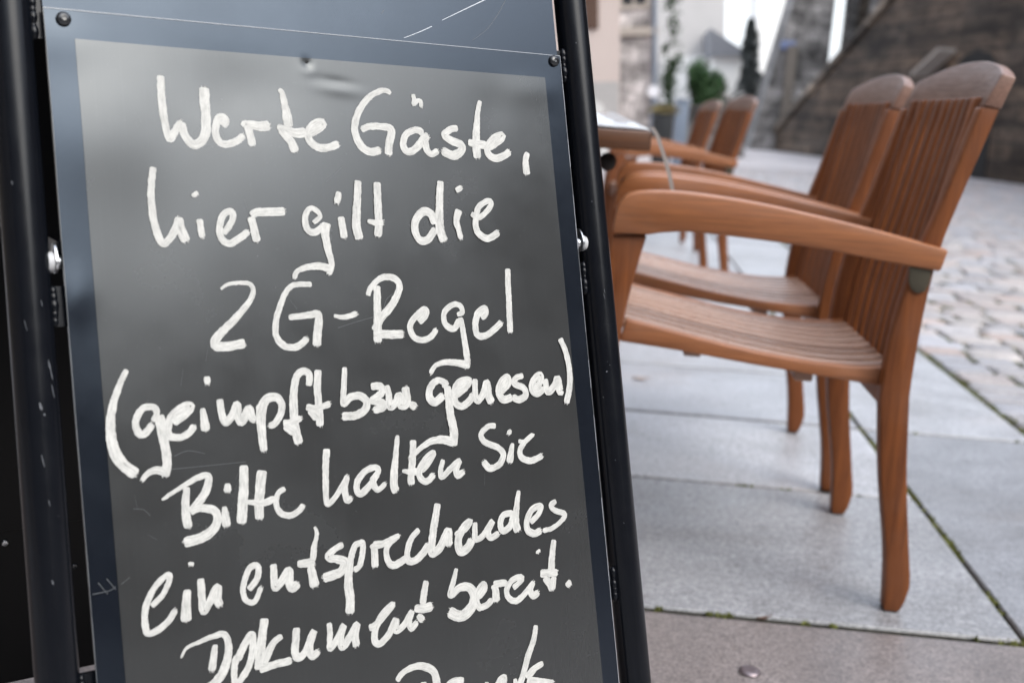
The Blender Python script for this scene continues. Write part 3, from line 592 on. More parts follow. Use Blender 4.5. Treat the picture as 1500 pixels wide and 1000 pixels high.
# moss in the joints
ms = MB(); rm = random.Random(5)
def tuft(x, y, z, r, n):
    for _ in range(n):
        a = rm.uniform(0, 6.283); d = r*math.sqrt(rm.random()); px, py = x+d*math.cos(a), y+d*math.sin(a)
        h = rm.uniform(0.003, 0.011)*(1.2-d/r*0.6); b_ = rm.uniform(0, 6.283); s_ = rm.uniform(0.002, 0.0045)
        dx, dy = s_*math.cos(b_), s_*math.sin(b_); lx, ly = rm.uniform(-.005, .005), rm.uniform(-.005, .005)
        ms.add([(px-dx, py-dy, z), (px+dx, py+dy, z), (px+lx, py+ly, z+h)], [(0, 1, 2)])
def moss_line(x0, y0, x1, y1, dens, wd):
    L_ = math.dist((x0, y0), (x1, y1)); n = int(L_/0.012); ph = rm.uniform(0, 9)
    for i in range(n):
        u = i/n; k = 0.5+0.5*math.sin(ph+u*L_*5.1)*math.sin(ph*2+u*L_*13.7)
        k2 = math.sin(ph*3+u*L_*2.3)+0.6*math.sin(ph+u*L_*7.9)
        if rm.random() > dens*(0.35+k)*(1.25 if k2 > -0.1 else 0.3): continue
        tuft(x0+(x1-x0)*u+rm.uniform(-.003, .003), y0+(y1-y0)*u+rm.uniform(-.003, .003), -0.004, wd*(0.6+k*0.8), int(12+18*k))
moss_line(0.725, 1.3, 0.725, 3.4, 0.62, 0.007); moss_line(-0.1, 1.803, 1.19, 1.803, 0.45, 0.006)
moss_line(1.195, 1.5, 1.195, 7, 0.4, 0.011); moss_line(0.725, 3.4, 0.725, 6, 0.4, 0.009)
moss_line(-0.1, 2.51, 0.72, 2.51, 0.1, 0.006); moss_line(0.725, 3.105, 1.19, 3.105, 0.12, 0.006)
tuft(0.70, 1.803, -0.006, 0.03, 150); tuft(0.735, 1.80, -0.006, 0.03, 120); tuft(0.722, 2.35, -0.006, 0.02, 70)
for x, y, wd, dep in COBS:
    if 1.5 < y < 8 and x < 4 and rm.random() < 0.26: tuft(x+rm.uniform(-.01, .01), y+rm.uniform(0, dep), -0.004, rm.uniform(0.014, 0.034), 60)
struct(ms.build('moss', M['moss']), 'stuff')

# small things lying on the slabs
cap_at = at(1098, 985, 1.0); d = cap_at-EYE; cap_at = EYE+d*(-EYE.z/d.z)
cp = MB(); n = 42
prof = [(0.0155, 0.0), (0.0158, 0.0015), (0.0142, 0.004), (0.0125, 0.0052), (0.006, 0.0056), (0.0001, 0.0058)]
cp.loft([[(r*(1+(0.045 if (k % 2 and i < 3) else 0))*math.cos(2*math.pi*k/n), r*(1+(0.045 if (k % 2 and i < 3) else 0))*math.sin(2*math.pi*k/n), z) for k in range(n)] for i, (r, z) in enumerate(prof)])
o = cp.build('bottle_cap', mat('dull_tin', (0.2, 0.165, 0.175), 0.35, 0.5, 0.6), smooth=True); o.location = (cap_at.x, cap_at.y, 0.0015); o.rotation_euler = (0.03, 0.02, 0.4)
tag(o, 'flattened dull metal bottle cap lying on the reddish slab', 'bottle cap')
def dry_leaf(px, py, size, rz, col, label):
    q = at(px, py, 1.0); d = q-EYE; q = EYE+d*(-EYE.z/d.z); l = MB(); n = 12
    up = [(size*(i/n-0.5), size*0.24*math.sin(math.pi*(i/n))**0.8*(1+0.2*(-1)**i), 0.002+0.006*abs(i/n-0.5)) for i in range(n+1)]
    dn = [(x, -y, z+0.002) for x, y, z in up]; mid = [(x, 0, z-0.001) for x, y, z in up]
    vs = up+mid+dn; fs = []
    for i in range(n): fs += [(i, i+1, n+2+i, n+1+i), (n+1+i, n+2+i, 2*n+3+i, 2*n+2+i)]
    l.add(vs, fs); l.tube([(size*0.5, 0, 0.004), (size*0.72, 0.004, 0.006)], 0.0008, 6)
    o = l.build('dry_leaf', mat('leaf_'+str(int(px)), col, 0.7)); o.location = (q.x, q.y, 0.002); o.rotation_euler = (0, 0, rz)
    tag(o, label, 'leaf', 'dry leaves on the paving')
dry_leaf(1117, 909, 0.028, 0.5, (0.09, 0.05, 0.035), 'small dark brown dry leaf on the reddish slab beside the mossy joint')
dry_leaf(937, 556, 0.05, 0.2, (0.42, 0.26, 0.16), 'pale orange dry leaf on the grey slabs beyond the sign tube')

# ------------------------------------------------------------------ the A-frame sign
LEAN = R(14.2); sn, cs = math.sin(LEAN), math.cos(LEAN)
sign = empty('pavement_sign', (-0.3976+0.1544*0.8545, 0.8271-0.1906*0.8545, 0), R(39))
tag(sign, 'black A-frame pavement sign with handwritten German notice on charcoal panel', 'pavement sign')
O_l = Vector((0, 0.8545*sn, 0.8284))
XF = Matrix.Translation(O_l) @ Matrix(((1, 0, 0), (0, sn, -cs), (0, cs, sn))).to_4x4()
HINGE = 0.27
P_h = XF @ Vector((0, HINGE, -0.008))
XR = Matrix.Translation(P_h) @ Matrix(((1, 0, 0), (0, -sn, -cs), (0, cs, -sn))).to_4x4()
LE = lambda bb: -0.0201-0.0046*(bb-0.02)*-1 if False else -0.0201+0.0045*(0.02-bb)      # edges of the cover sheet
RE = lambda bb: 0.4393+0.0205*(0.02-bb)
IL = lambda bb: 0.0042*(-bb); IR = lambda bb: 0.42+0.0225*(-bb)
TL = lambda bb: -0.0418-0.002*(0.03-bb); TR = lambda bb: 0.4622+0.0235*(0.08-bb)         # tube centre lines
rw = random.Random(21); WAVES = [(rw.uniform(8, 30), rw.uniform(8, 30), rw.uniform(0, 6.28), rw.uniform(0.1, 0.5)) for _ in range(7)]
def warp(a, b):
    """the thin foil is not quite flat: waves, a punched dent, a ripple below it"""
    z = sum(k*math.sin(fx*a+fy*b+ph) for fx, fy, ph, k in WAVES)*0.00011
    d2 = ((a-0.1818)**2+(b+0.0035)**2); z -= 0.0010*math.exp(-d2/(2*0.0028**2)); z += 0.0003*math.exp(-((a-.181)**2+(b+.0085)**2)/(2*0.005**2))
    z -= 0.0004*math.exp(-(((a-0.206)/0.016)**2+((b+0.0165+0.08*(a-0.206))/0.0035)**2))
    z += 0.00035*math.exp(-(((a-0.206)/0.02)**2+((b+0.0235+0.08*(a-0.206))/0.005)**2))
    z += 0.0012*math.exp(-(((a+0.012)/0.03)**2+((b-0.0)/0.02)**2))
    z += 0.0004*math.exp(-(((a-0.40)/0.03)**2+((b+0.012)/0.014)**2))-0.0003*math.exp(-(((a-0.36)/0.02)**2+((b+0.03)/0.02)**2))
    z += 0.0022*math.exp(-(((a-0.0)/0.05)**2+((b+0.06)/0.05)**2))-0.0012*math.exp(-(((a-0.12)/0.05)**2+((b+0.03)/0.03)**2))
    z += 0.0008*math.exp(-(((a+0.012)/0.012)**2+((b+0.185)/0.02)**2))-0.0006*math.exp(-(((a-0.05)/0.03)**2+((b+0.13)/0.05)**2))
    return z
def sheet(mb, lo, hi, b0, b1, c, step, mi=0):
    nb = max(2, int((b0-b1)/step)); na = max(1, int((hi(0)-lo(0))/step)); o = []
    for i in range(nb+1):
        bb = b0+(b1-b0)*i/nb
        for k in range(na+1):
            aa = lo(bb)+(hi(bb)-lo(bb))*k/na; o.append((aa, bb, c+warp(aa, bb)))
    mb.add(o, [(i*(na+1)+k, (i+1)*(na+1)+k, (i+1)*(na+1)+k+1, i*(na+1)+k+1) for i in range(nb) for k in range(na)], mi)
def ribbon(mb, pts, w0, w1, c, mi=0, jitter=0.0, step=0.002, dome=0.0, rr=random, follow=True):
    q = spline(pts, step); n = len(q); rings = []; ac = (-1, -0.8, 0, 0.8, 1) if dome else (-1, 1)
    prev = None; w_ = 0; j1 = j2 = 0
    for i, (x, y) in enumerate(q):
        x0, y0 = q[max(0, i-1)]; x1, y1 = q[min(n-1, i+1)]; dx, dy = x1-x0, y1-y0; L_ = math.hypot(dx, dy) or 1
        nx, ny = -dy/L_, dx/L_; u = i/max(1, n-1)
        ws = (w0+(w1-w0)*min(1, u*1.35))*0.5
        e = min(i, n-1-i)
        if e < 2 and jitter: ws *= (0.62, 0.9)[e]
        j1 = j1*0.55+rr.gauss(0, jitter)*0.6; j2 = j2*0.55+rr.gauss(0, jitter)*0.6
        ring = []
        for a_ in ac:
            wj = ws+(j1 if a_ < 0 else j2)*(1 if abs(a_) > 0.5 else 0); px, py = x+nx*a_*wj, y+ny*a_*wj
            ring.append((px, py, c+dome*(1-abs(a_)**3)+(warp(px, py) if follow else 0)))
        rings.append(ring)
    o_ = len(mb.v); mb.loft(rings, mi, cap=False, closed=False)
    if dome:
        off = rr.uniform(0, 90)
        for i in range(n):
            for k_, a_ in enumerate(ac): mb.col[o_+i*len(ac)+k_] = (a_*3.4+off, i*step*130+off, off)

ri0 = random.Random(12)
# front frame: tubes, plate, sheet, panel, writing
RE_ = XF.inverted() @ (Matrix.Rotation(R(-39), 4, 'Z') @ (EYE-Vector(sign.location)))          # the viewer in panel coordinates
CHIPS = {0: [(-0.262, 8, 5.5, 2.2), (-0.268, 16, 2.0, 1.2), (-0.30, 4, 9, 0.7), (-0.237, 42, 15, 1.5), (-0.252, 45, 10, 1.0), (-0.105, -22, 3, 1.1), (-0.205, -14, 8, 0.5), (-0.385, 6, 4, 1.0), (-0.19, 30, 5, 0.6), (-0.33, 12, 5, 0.5)],
         1: [(-0.205, 22, 6, 0.35), (-0.20, 25, 5, 0.3), (0.035, 8, 1.2, 0.8), (-0.115, 10, 1.5, 0.5), (-0.30, -16, 1.6, 0.8), (-0.36, 5, 1.2, 0.7), (-0.42, 14, 1.4, 0.6), (-0.27, 18, 1.0, 0.7)]}
for ti, T in enumerate((TL, TR)):
    tb = MB()
    for cb_, ang, ln, wd in CHIPS[ti]:                                   # chipped paint
        a0_ = math.atan2(RE_.z+0.008, RE_.x-T(cb_)); seg = []
        for q in range(7):
            u = q/6-0.5; wq = wd*math.sqrt(max(0.02, 1-4*u*u))*ri0.uniform(0.6, 1.1); row = []
            for e_ in (-0.5, 0, 0.5):
                th = a0_-R(ang)+e_*wq/15.2+u*ln*0.012; bb = cb_+u*ln/1000
                row.append((T(bb)+0.0154*math.cos(th), bb, -0.008+0.0154*math.sin(th)))
            seg.append(row)
        tb.loft(seg, 1, False, False)
    tb.tube([(T(bb), bb, -0.008) for bb in [0.30-0.05*i for i in range(24)]]+[(T(-0.862), -0.862, -0.008)], 0.0152, 36)
    o = tb.build('frame_tube', [M['black'], M['chip']], sign, smooth=True, xf=XF)
    ft = MB(); ft.tube([(T(-0.83), -0.83, -0.008), (T(-0.872), -0.872, -0.008)], 0.0168, 24); ft.build('foot_cap', M['bin'], o, smooth=True, xf=XF)
bp = MB(); nb_ = 2
bp.loft([[(LE(bb)+0.0006, bb, -0.0048), (RE(bb)-0.0006, bb, -0.0048), (RE(bb)-0.0006, bb, -0.0032), (LE(bb)+0.0006, bb, -0.0032)] for bb in (0.262, 0.0, -0.62)])
for p_, ww in (([(0.2755, 0.0265), (0.290, 0.0325), (0.3041, 0.039)], 0.0007), ([(0.3151, 0.0455), (0.337, 0.0563), (0.365, 0.070)], 0.0008), ([(0.345, 0.030), (0.362, 0.042), (0.3775, 0.060), (0.39, 0.08)], 0.0004),
               ([(0.255, 0.045), (0.258, 0.049)], 0.0005), ([(0.18, 0.064), (0.186, 0.061)], 0.0005), ([(0.06, 0.058), (0.09, 0.056)], 0.0004)):
    ribbon(bp, p_, ww*0.5, ww, -0.0031, 1 if ww > 0.0006 else 2, follow=False)
bp.build('backing_plate', [M['back_plate'], M['scratch'], M['faint']], sign, xf=XF)
cv = MB(); TOP = 0.0222; BOT = -0.60
sheet(cv, LE, RE, TOP, 0.0011, 0.0, 0.003); sheet(cv, LE, IL, 0.0011, -0.5938, 0.0, 0.003); sheet(cv, IR, RE, 0.0011, -0.5938, 0.0, 0.003); sheet(cv, LE, RE, -0.5938, BOT, 0.0, 0.004)
nn = 120
def rim(pts, wdt):
    ribbon(cv, pts, wdt, wdt, 0.0004, 1); 
rim([(LE(TOP), TOP), (0.2, TOP+0.0002), (RE(TOP), TOP+0.0004)], 0.0006)
rl = random.Random(4)
for s0 in range(0, 24):
    b0 = TOP-0.026*s0; b1 = b0-0.026
    for E_, wd in ((LE, 0.0007), (RE, 0.0006)):
        ribbon(cv, [(E_(b0), b0), (E_((b0+b1)/2), (b0+b1)/2), (E_(b1), b1)], wd*rl.uniform(.6, 1.2), wd*rl.uniform(.6, 1.2), 0.0003, 1 if E_ is RE and rl.random() < 0.75 else 2)  # painted edge highlight, broken and fainter down both sides
# sides of the sheet, so that it has its thickness
cv.loft([[(LE(bb), bb, -0.003), (LE(bb), bb, 0.0001+warp(LE(bb), bb))] for bb in [TOP-(TOP-BOT)*i/60 for i in range(61)]], 0, False, False)
cv.loft([[(RE(bb), bb, -0.003), (RE(bb), bb, 0.0001+warp(RE(bb), bb))] for bb in [TOP-(TOP-BOT)*i/60 for i in range(61)]], 2, False, False)
for p_ in ([(-0.0166, -0.3994), (-0.004, -0.3988), (0.0, -0.3965)], [(-0.012, -0.392), (-0.006, -0.401)], [(-0.006, -0.39), (0.0, -0.399)]): ribbon(cv, p_, 0.0006, 0.0004, 0.0004, 2)
cover = cv.build('cover_sheet', [M['cover'], M['edge'], M['faint']], sign, smooth=True, xf=XF)
cp = MB(); sheet(cp, IL, IR, 0.0011, -0.594, 0.0003, 0.0022)
rs = random.Random(9)
for p_ in ([(0.004, -0.3958), (0.0104, -0.3919)], [(0.0494, -0.3081), (0.060, -0.3052), (0.0729, -0.3088)], [(0.0166, -0.3429), (0.0239, -0.3444), (0.0285, -0.3496)], [(0.1911, -0.2195), (0.21, -0.215), (0.2247, -0.2122)],
           [(0.0285, -0.3168), (0.06, -0.3178), (0.1046, -0.3188)], [(0.2335, -0.348), (0.25, -0.338), (0.2684, -0.3261)], [(0.2325, -0.2114), (0.2367, -0.199), (0.2437, -0.1935)], [(0.30, -0.40), (0.304, -0.412)], [(0.19, -0.10), (0.205, -0.088)]):
    ribbon(cp, p_, 0.0004, 0.0003, 0.00042, 1)
for _ in range(26):
    a0, b0 = rs.uniform(0.01, 0.41), rs.uniform(-0.58, -0.02); an = rs.gauss(1.5, 0.5); l = rs.uniform(0.002, 0.014)
    ribbon(cp, [(a0, b0), (a0+l*math.cos(an), b0+l*math.sin(an))], 0.00018, 0.00012, 0.0004, 1)
hole = [(0.1818+0.0016*math.cos(k*0.698)*(1+0.3*math.sin(3*k)), -0.0018+0.0013*math.sin(k*0.698), 0.00045+warp(0.1818, -0.002)*0.7) for k in range(9)]
cp.add(hole, [tuple(range(9))], 2)
panel = cp.build('chalk_panel', [M['chalk'], M['faint'], M['hole']], sign, smooth=True, xf=XF)
ri = random.Random(33)
for li, line in enumerate(WRITING):
    wm = MB()
    for si, (pts, w0, w1) in enumerate(line):
        pts = [(x/1000, y/1000) for x, y in pts]
        c = 0.00050+0.000022*si+(0.0004 if li % 2 else 0)
        ribbon(wm, pts, w0/1000*1.25, w1/1000*1.25, c, 0, 0.00021, 0.0011, 0.00006, ri)
        # dry-brush hairs where the pen lifts
        (xa, ya), (xb, yb) = pts[-2], pts[-1]; L_ = math.hypot(xb-xa, yb-ya) or 1; ux, uy = (xb-xa)/L_, (yb-ya)/L_
        for _ in range(7):
            s_ = ri.uniform(-0.42, 0.42)*w1/1000; e_ = ri.uniform(0.0003, 0.0016)
            x0, y0 = xb-uy*s_-ux*0.0012, yb+ux*s_-uy*0.0012
            ribbon(wm, [(x0, y0), (x0+ux*(0.0012+e_), y0+uy*(0.0012+e_))], 0.0006, 0.0003, c+0.00003, 0, 0, 0.001)
    wm.build('text_line', M['ink'], panel, smooth=True, xf=XF)
for a_, b_ in ((-0.0068, 0.0148), (0.4315, 0.0172), (-0.004, -0.585), (0.445, -0.585)):
    sc = MB(); n = 28; prof = [(0.0052, 0.0003), (0.0053, 0.001), (0.0047, 0.0022), (0.0034, 0.0030), (0.0018, 0.00335), (0.0016, 0.0026), (0.0001, 0.0025)]
    sc.loft([[(a_+r*math.cos(2*math.pi*k/n), b_+r*math.sin(2*math.pi*k/n), c+0.0005+warp(a_, b_)) for k in range(n)] for r, c in prof])
    sc.build('screw', M['screw'], sign, smooth=True, xf=XF)
# welded tabs between plate and tubes
rt = random.Random(2)
for bb, E_, T, sg in ((0.016, LE, TL, 1), (-0.192, LE, TL, 1), (-0.47, LE, TL, 1), (0.015, RE, TR, -1), (-0.186, RE, TR, -1), (-0.478, RE, TR, -1)):
    tm = MB(); a0 = T(bb)+sg*0.0142; a1 = E_(bb)+sg*0.004
    tm.box((min(a0, a1), bb-0.0145, -0.0105), (max(a0, a1), bb+0.0145, -0.0062))
    for k in range(5):                                                   # the lumpy weld bead
        y_ = bb-0.011+0.0055*k+rt.uniform(-.001, .001); r_ = rt.uniform(0.0022, 0.0036); cx = T(bb)+sg*0.0158
        ring = []
        for i in range(7):
            th = math.pi*i/6; rr_ = r_*math.sin(th)+1e-5
            ring.append([(cx+rr_*math.cos(2*math.pi*q/10), y_+r_*1.7*math.cos(th), -0.0062+rr_*math.sin(2*math.pi*q/10)) for q in range(10)])
        tm.loft(ring)
    tm.build('weld_tab', M['black'], sign, smooth=True, xf=XF)
# hinge bolts of the spreader bars
for T, sg, bb in ((TL, 1, -0.160), (TR, -1, -0.153)):
    a0 = T(bb)+sg*0.0130
    def disc(mb, x0, x1, r, mi=0, n=32, egg=0.0, c0=-0.006):
        pr = [[(x, bb+rr*math.cos(2*math.pi*k/n)*(1+egg*max(0, math.cos(2*math.pi*k/n))), c0+rr*math.sin(2*math.pi*k/n)) for k in range(n)] for x, rr in ((x0, r), (x0+(x1-x0)*0.8, r), (x1, r*0.9))]
        mb.loft(pr, mi)
    nm = MB(); disc(nm, a0, a0+sg*0.0045, 0.0076); w_ = nm.build('spacer', M['nylon'], sign, smooth=True, xf=XF)
    hm = MB(); disc(hm, a0+sg*0.0047, a0+sg*0.0066, 0.0082, egg=0.7); disc(hm, a0+sg*0.0068, a0+sg*0.0098, 0.0050); disc(hm, a0+sg*0.0098, a0+sg*0.0106, 0.0022, 1)
    hm.build('hinge_bolt', [M['chrome'], M['hole']], sign, smooth=True, xf=XF)
# rear half of the A-frame
for a_ in (-0.0425, 0.47):
    tb = MB(); tb.tube([(a_, -0.03, -0.001), (a_, -0.6, -0.001), (a_, -1.124, -0.001)], 0.0152, 28); tb.build('rear_tube', M['black'], sign, smooth=True, xf=XR)
tb = MB(); tb.tube([(-0.05, 0.0, 0), (0.475, 0.0, 0)], 0.012, 20); tb.build('hinge_bar', M['black'], sign, smooth=True, xf=XR)
rp = MB(); rp.box((-0.022, -0.942, -0.0045), (0.45, -0.02, -0.0025)); rp.build('rear_plate', M['rear'], sign, xf=XR)
rp = MB(); rp.box((-0.022, -0.748, -0.0022), (0.45, -0.10, -0.0006)); rp.build('rear_poster_sheet', M['rear'], sign, bevel=0.0004, seg=1, xf=XR)
for a_, b_, m_ in ((-0.011, -0.763, 'chrome'), (0.057, -0.805, 'screw'), (0.43, -0.763, 'chrome')):
    sc = MB(); n = 20; sc.loft([[(a_+r*math.cos(2*math.pi*k/n), b_+r*math.sin(2*math.pi*k/n), c-0.0026) for k in range(n)] for r, c in [(0.0036, 0.0003), (0.0036, 0.001), (0.0028, 0.0022), (0.0012, 0.0026), (0.001, 0.0019)]])
    sc.build('rivet', M[m_], sign, smooth=True, xf=XR)
for T, sg in ((TL, 1), (TR, -1)):                                       # spreader bars
    p0 = XF @ Vector((T(-0.152)+sg*0.0215, -0.152, -0.006)); p1 = Vector((p0.x, 2*P_h.y-p0.y, p0.z))
    sb = MB(); sb.box((p0.x-0.0012, p0.y, p0.z-0.007), (p0.x+0.0012, p1.y, p0.z+0.007)); sb.build('spreader_bar', M['black'], sign)

# ------------------------------------------------------------------ chairs
SEAT = [(0.0, 0.468), (0.039, 0.464), (0.135, 0.446), (0.25, 0.426), (0.364, 0.414), (0.44, 0.414), (0.487, 0.42)]
def make_chair():
    root = empty('garden_armchair'); X0 = 0.27
    sh = lambda pts: [(x-X0, z) for x, z in pts]
    Lf = [(0.512, 0.0036), (0.508, 0.06), (0.501, 0.119), (0.479, 0.237), (0.464, 0.353), (0.462, 0.385), (0.466, 0.463), (0.477, 0.54), (0.497, 0.622), (0.521, 0.705), (0.557, 0.846)]
    Rt = [(0.586, 0.846), (0.543, 0.694), (0.525, 0.622), (0.515, 0.543), (0.510, 0.467), (0.508, 0.389), (0.510, 0.357), (0.521, 0.241), (0.539, 0.123), (0.550, 0.048), (0.538, 0.0036)]
    Lf = spline(Lf, 0.02); Rt = spline(Rt, 0.02)
    n = min(len(Lf), len(Rt))
    fl = spline([(-0.055, 0.0036), (-0.046, 0.12), (-0.034, 0.25), (-0.02, 0.40), (-0.008, 0.5), (0.004, 0.606)], 0.03)
    fr = spline([(0.060, 0.611), (0.042, 0.526), (0.030, 0.433), (0.014, 0.25), (0.0, 0.12), (-0.012, 0.0036)], 0.03)
    at_top = spline([(0.004, 0.612), (0.007, 0.646), (0.018, 0.669), (0.04, 0.680), (0.111, 0.684), (0.22, 0.676), (0.33, 0.660), (0.439, 0.641), (0.535, 0.622)], 0.02)
    at_bot = spline([(0.527, 0.587), (0.444, 0.596), (0.335, 0.610), (0.226, 0.618), (0.116, 0.622), (0.062, 0.613)], 0.02)
    for s in (-1, 1):
        y0, y1 = sorted((s*0.261, s*0.225))
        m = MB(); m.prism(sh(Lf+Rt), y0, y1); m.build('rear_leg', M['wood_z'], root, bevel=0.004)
        m = MB(); m.box((-0.050-X0, min(y0, y1)+0.004, 0.0), (-0.017-X0, max(y0, y1)-0.004, 0.0035)); m.build('foot_shadow_pad', M['bin'], root)  # dark pads added under the legs as a contact shadow line
        m = MB(); m.box((0.513-X0, min(y0, y1)+0.004, 0.0), (0.536-X0, max(y0, y1)-0.004, 0.0035)); m.build('foot_shadow_pad', M['bin'], root)
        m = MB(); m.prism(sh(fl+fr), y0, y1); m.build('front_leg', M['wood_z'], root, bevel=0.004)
        ya, yb = sorted((s*0.272, s*0.217))
        m = MB(); m.prism(sh(at_top+at_bot), ya, yb); m.build('armrest', M['wood_x'], root, bevel=0.0045, seg=2)
        ya, yb = sorted((s*0.229, s*0.206))
        top = [(x, z+0.0005) for x, z in spline(SEAT[1:], 0.03)]; bot = [(0.482, 0.384), (0.366, 0.394), (0.25, 0.405), (0.137, 0.418), (0.03, 0.427)]
        m = MB(); m.prism(sh(top+bot), ya, yb); m.build('side_rail', M['wood_x'], root, bevel=0.003)
        m = MB(); ya, yb = sorted((s*0.2615, s*0.266))
        m.prism(sh([(0.479, 0.60), (0.481, 0.566), (0.487, 0.554), (0.497, 0.549), (0.508, 0.553), (0.513, 0.565), (0.515, 0.60)]), ya, yb); m.build('bracket', M['bracket'], root, bevel=0.0012)
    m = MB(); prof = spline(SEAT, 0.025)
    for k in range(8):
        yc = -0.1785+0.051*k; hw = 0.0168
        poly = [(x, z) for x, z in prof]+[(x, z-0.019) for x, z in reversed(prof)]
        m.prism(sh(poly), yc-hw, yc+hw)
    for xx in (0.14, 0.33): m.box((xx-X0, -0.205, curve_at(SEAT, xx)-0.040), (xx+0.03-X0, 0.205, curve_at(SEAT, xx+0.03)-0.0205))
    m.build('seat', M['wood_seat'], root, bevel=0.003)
    m = MB(); m.prism([(-0.224, 0.40), (0.224, 0.40), (0.224, 0.448), (-0.224, 0.448)], 0.004-X0, 0.028-X0, ax='yz'); m.build('front_rail', M['wood_y'], root, bevel=0.004)
    m = MB(); m.prism([(-0.224, 0.352), (0.224, 0.352), (0.224, 0.40), (-0.224, 0.40)], 0.468-X0, 0.492-X0, ax='yz'); m.build('back_rail', M['wood_y'], root, bevel=0.004)
    bk = spline([(0.480, 0.395), (0.486, 0.47), (0.498, 0.55), (0.528, 0.70), (0.560, 0.862)], 0.02)
    m = MB()
    for k in range(9):
        yc = -0.197+0.04925*k; bow = 0.012*(1-(yc/0.22)**2)
        poly = [(x+bow, z) for x, z in bk]+[(x+bow+0.017, z) for x, z in reversed(bk)]
        m.prism(sh(poly), yc-0.0145, yc+0.0145)
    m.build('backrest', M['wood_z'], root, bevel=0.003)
    rings = []
    for i in range(25):
        u = -1+2*i/24; yy = u*0.263; bow = 0.016*(1-u*u); hz = 0.896+0.031*(1-abs(u)**2.2)
        xb, xt = 0.560+bow, 0.579+bow+(hz-0.896)*0.35
        rings.append([(xb-X0, yy, 0.848), (xb+0.026-X0, yy, 0.844), (xt+0.023-X0, yy, hz-0.004), (xt+0.002-X0, yy, hz+0.001)])
    m = MB(); m.loft(rings); m.build('top_rail', M['wood_grey'], root, bevel=0.0022)
    return root
def copy_thing(src):
    r = src.copy(); COL.objects.link(r)
    for ch in list(src.children):
        c = ch.copy(); COL.objects.link(c); c.parent = r
        for g_ in list(ch.children):
            d_ = g_.copy(); COL.objects.link(d_); d_.parent = c
    return r
proto = make_chair()
spots = [(0.27, 2.133, 0, 'nearest teak armchair with slatted back, standing in front of a second one'),
         (0.272, 2.770, 0.01, 'teak armchair directly behind the nearest one, its seat seen under the nearest armrest'),
         (0.275, 5.75, 0.14, 'blurred teak armchair further along the row, right one of the far pair'),
         (0.25, 7.35, 0.12, 'most distant teak armchair, left of the other far one and near the black planter')]
for i, (x, y, a, lab) in enumerate(spots):
    c = proto if i == 0 else copy_thing(proto)
    c.location = (x, y, 0); c.rotation_euler = (0, 0, a); tag(c, lab, 'armchair', 'teak armchairs along the pavement')

# ------------------------------------------------------------------ tables
def make_table():
    t = empty('garden_table'); m = MB()
    x = -0.91
    for k in range(8):
        m.box((x+0.0015, 0.0, 0.742), (x+0.112, 1.38, 0.775)); x += 0.1137
    m.build('tabletop', M['table_wood'], t, bevel=0.004)
    ap = MB(); ap.box((-0.82, 0.10, 0.692), (-0.12, 0.125, 0.741)); ap.box((-0.82, 1.255, 0.692), (-0.12, 1.28, 0.741)); ap.box((-0.145, 0.126, 0.692), (-0.12, 1.254, 0.741)); ap.box((-0.82, 0.126, 0.692), (-0.795, 1.254, 0.741))
    ap.build('apron', M['table_wood'], t, bevel=0.003)
    for sx in (-0.83, -0.17):
        for sy in (0.09, 1.22):
            l = MB(); l.loft([[(sx, sy, 0.741), (sx+0.065, sy, 0.741), (sx+0.065, sy+0.065, 0.741), (sx, sy+0.065, 0.741)], [(sx+0.01, sy+0.01, 0), (sx+0.055, sy+0.01, 0), (sx+0.055, sy+0.055, 0), (sx+0.01, sy+0.055, 0)]])
            l.build('leg', M['wood_z'], t, bevel=0.004)
    return t
tab = make_table(); tab.location = (0.06, 1.99, 0)
tag(tab, 'teak garden table with a vinyl cloth, its corner showing beside the sign tube', 'table', 'teak tables')
k = MB(); n = 24; q = at(890, 237, 2.12); lq = q-tab.location
k.loft([[(lq.x+rr*math.cos(2*math.pi*i/n), lq.y+yy, lq.z+rr*math.sin(2*math.pi*i/n)) for i in range(n)] for yy, rr in ((-0.012, 0.001), (-0.011, 0.011), (-0.006, 0.0165), (0.006, 0.0165), (0.012, 0.012), (0.013, 0.006), (0.10, 0.006))])
k.build('knob', M['bin'], tab, smooth=True)
tb2 = copy_thing(tab); tb2.location = (0.0, 5.6, 0)
for ch in list(tb2.children):
    if ch.name.startswith('knob'): bpy.data.objects.remove(ch)
tag(tb2, 'far teak garden table in front of the distant pair of armchairs', 'table', 'teak tables')
cl = MB(); NX, NY = 60, 70; vs = []
for j in range(NY+1):
    for i in range(NX+1):
        u, v = i/NX, j/NY; x = -0.905+u*0.90; y = 0.015+v*1.33
        edge = -0.004-x+0.054-0.054
        hgt = 0.030*(1-math.exp(-max(0, edge)/0.05))*(0.8+0.2*math.sin(v*9+u*3))+0.006*math.sin(edge*70+v*5)*min(1, edge*12)
        fade = min(1, v*14+0.1)*min(1, (1-v)*12+0.1)
        vs.append((x, y, 0.7765+max(0, hgt)*fade))
cl.add(vs, [(j*(NX+1)+i, j*(NX+1)+i+1, (j+1)*(NX+1)+i+1, (j+1)*(NX+1)+i) for j in range(NY) for i in range(NX)])
o = cl.build('tablecloth', M['vinyl'], smooth=True); o.location = tab.location
md = o.modifiers.new('thick', 'SOLIDIFY'); md.thickness = 0.0012; md.offset = 1
tag(o, 'crumpled shiny white vinyl tablecloth on the near teak table', 'tablecloth')
st = MB(); pts = [at(*p, 1.985) for p in ((955, 186), (962, 197), (968, 214), (975, 236), (981, 258), (986, 284))]
cur = spline([tuple(p) for p in pts], 0.006)
st.loft([[(x-0.0035, y, z), (x+0.0035, y, z), (x+0.0035, y+0.0012, z), (x-0.0035, y+0.0012, z)] for x, y, z in cur])
o = st.build('cloth_tie', M['strap'], smooth=True); tag(o, 'pale tie strap hanging from the corner of the vinyl tablecloth', 'strap')

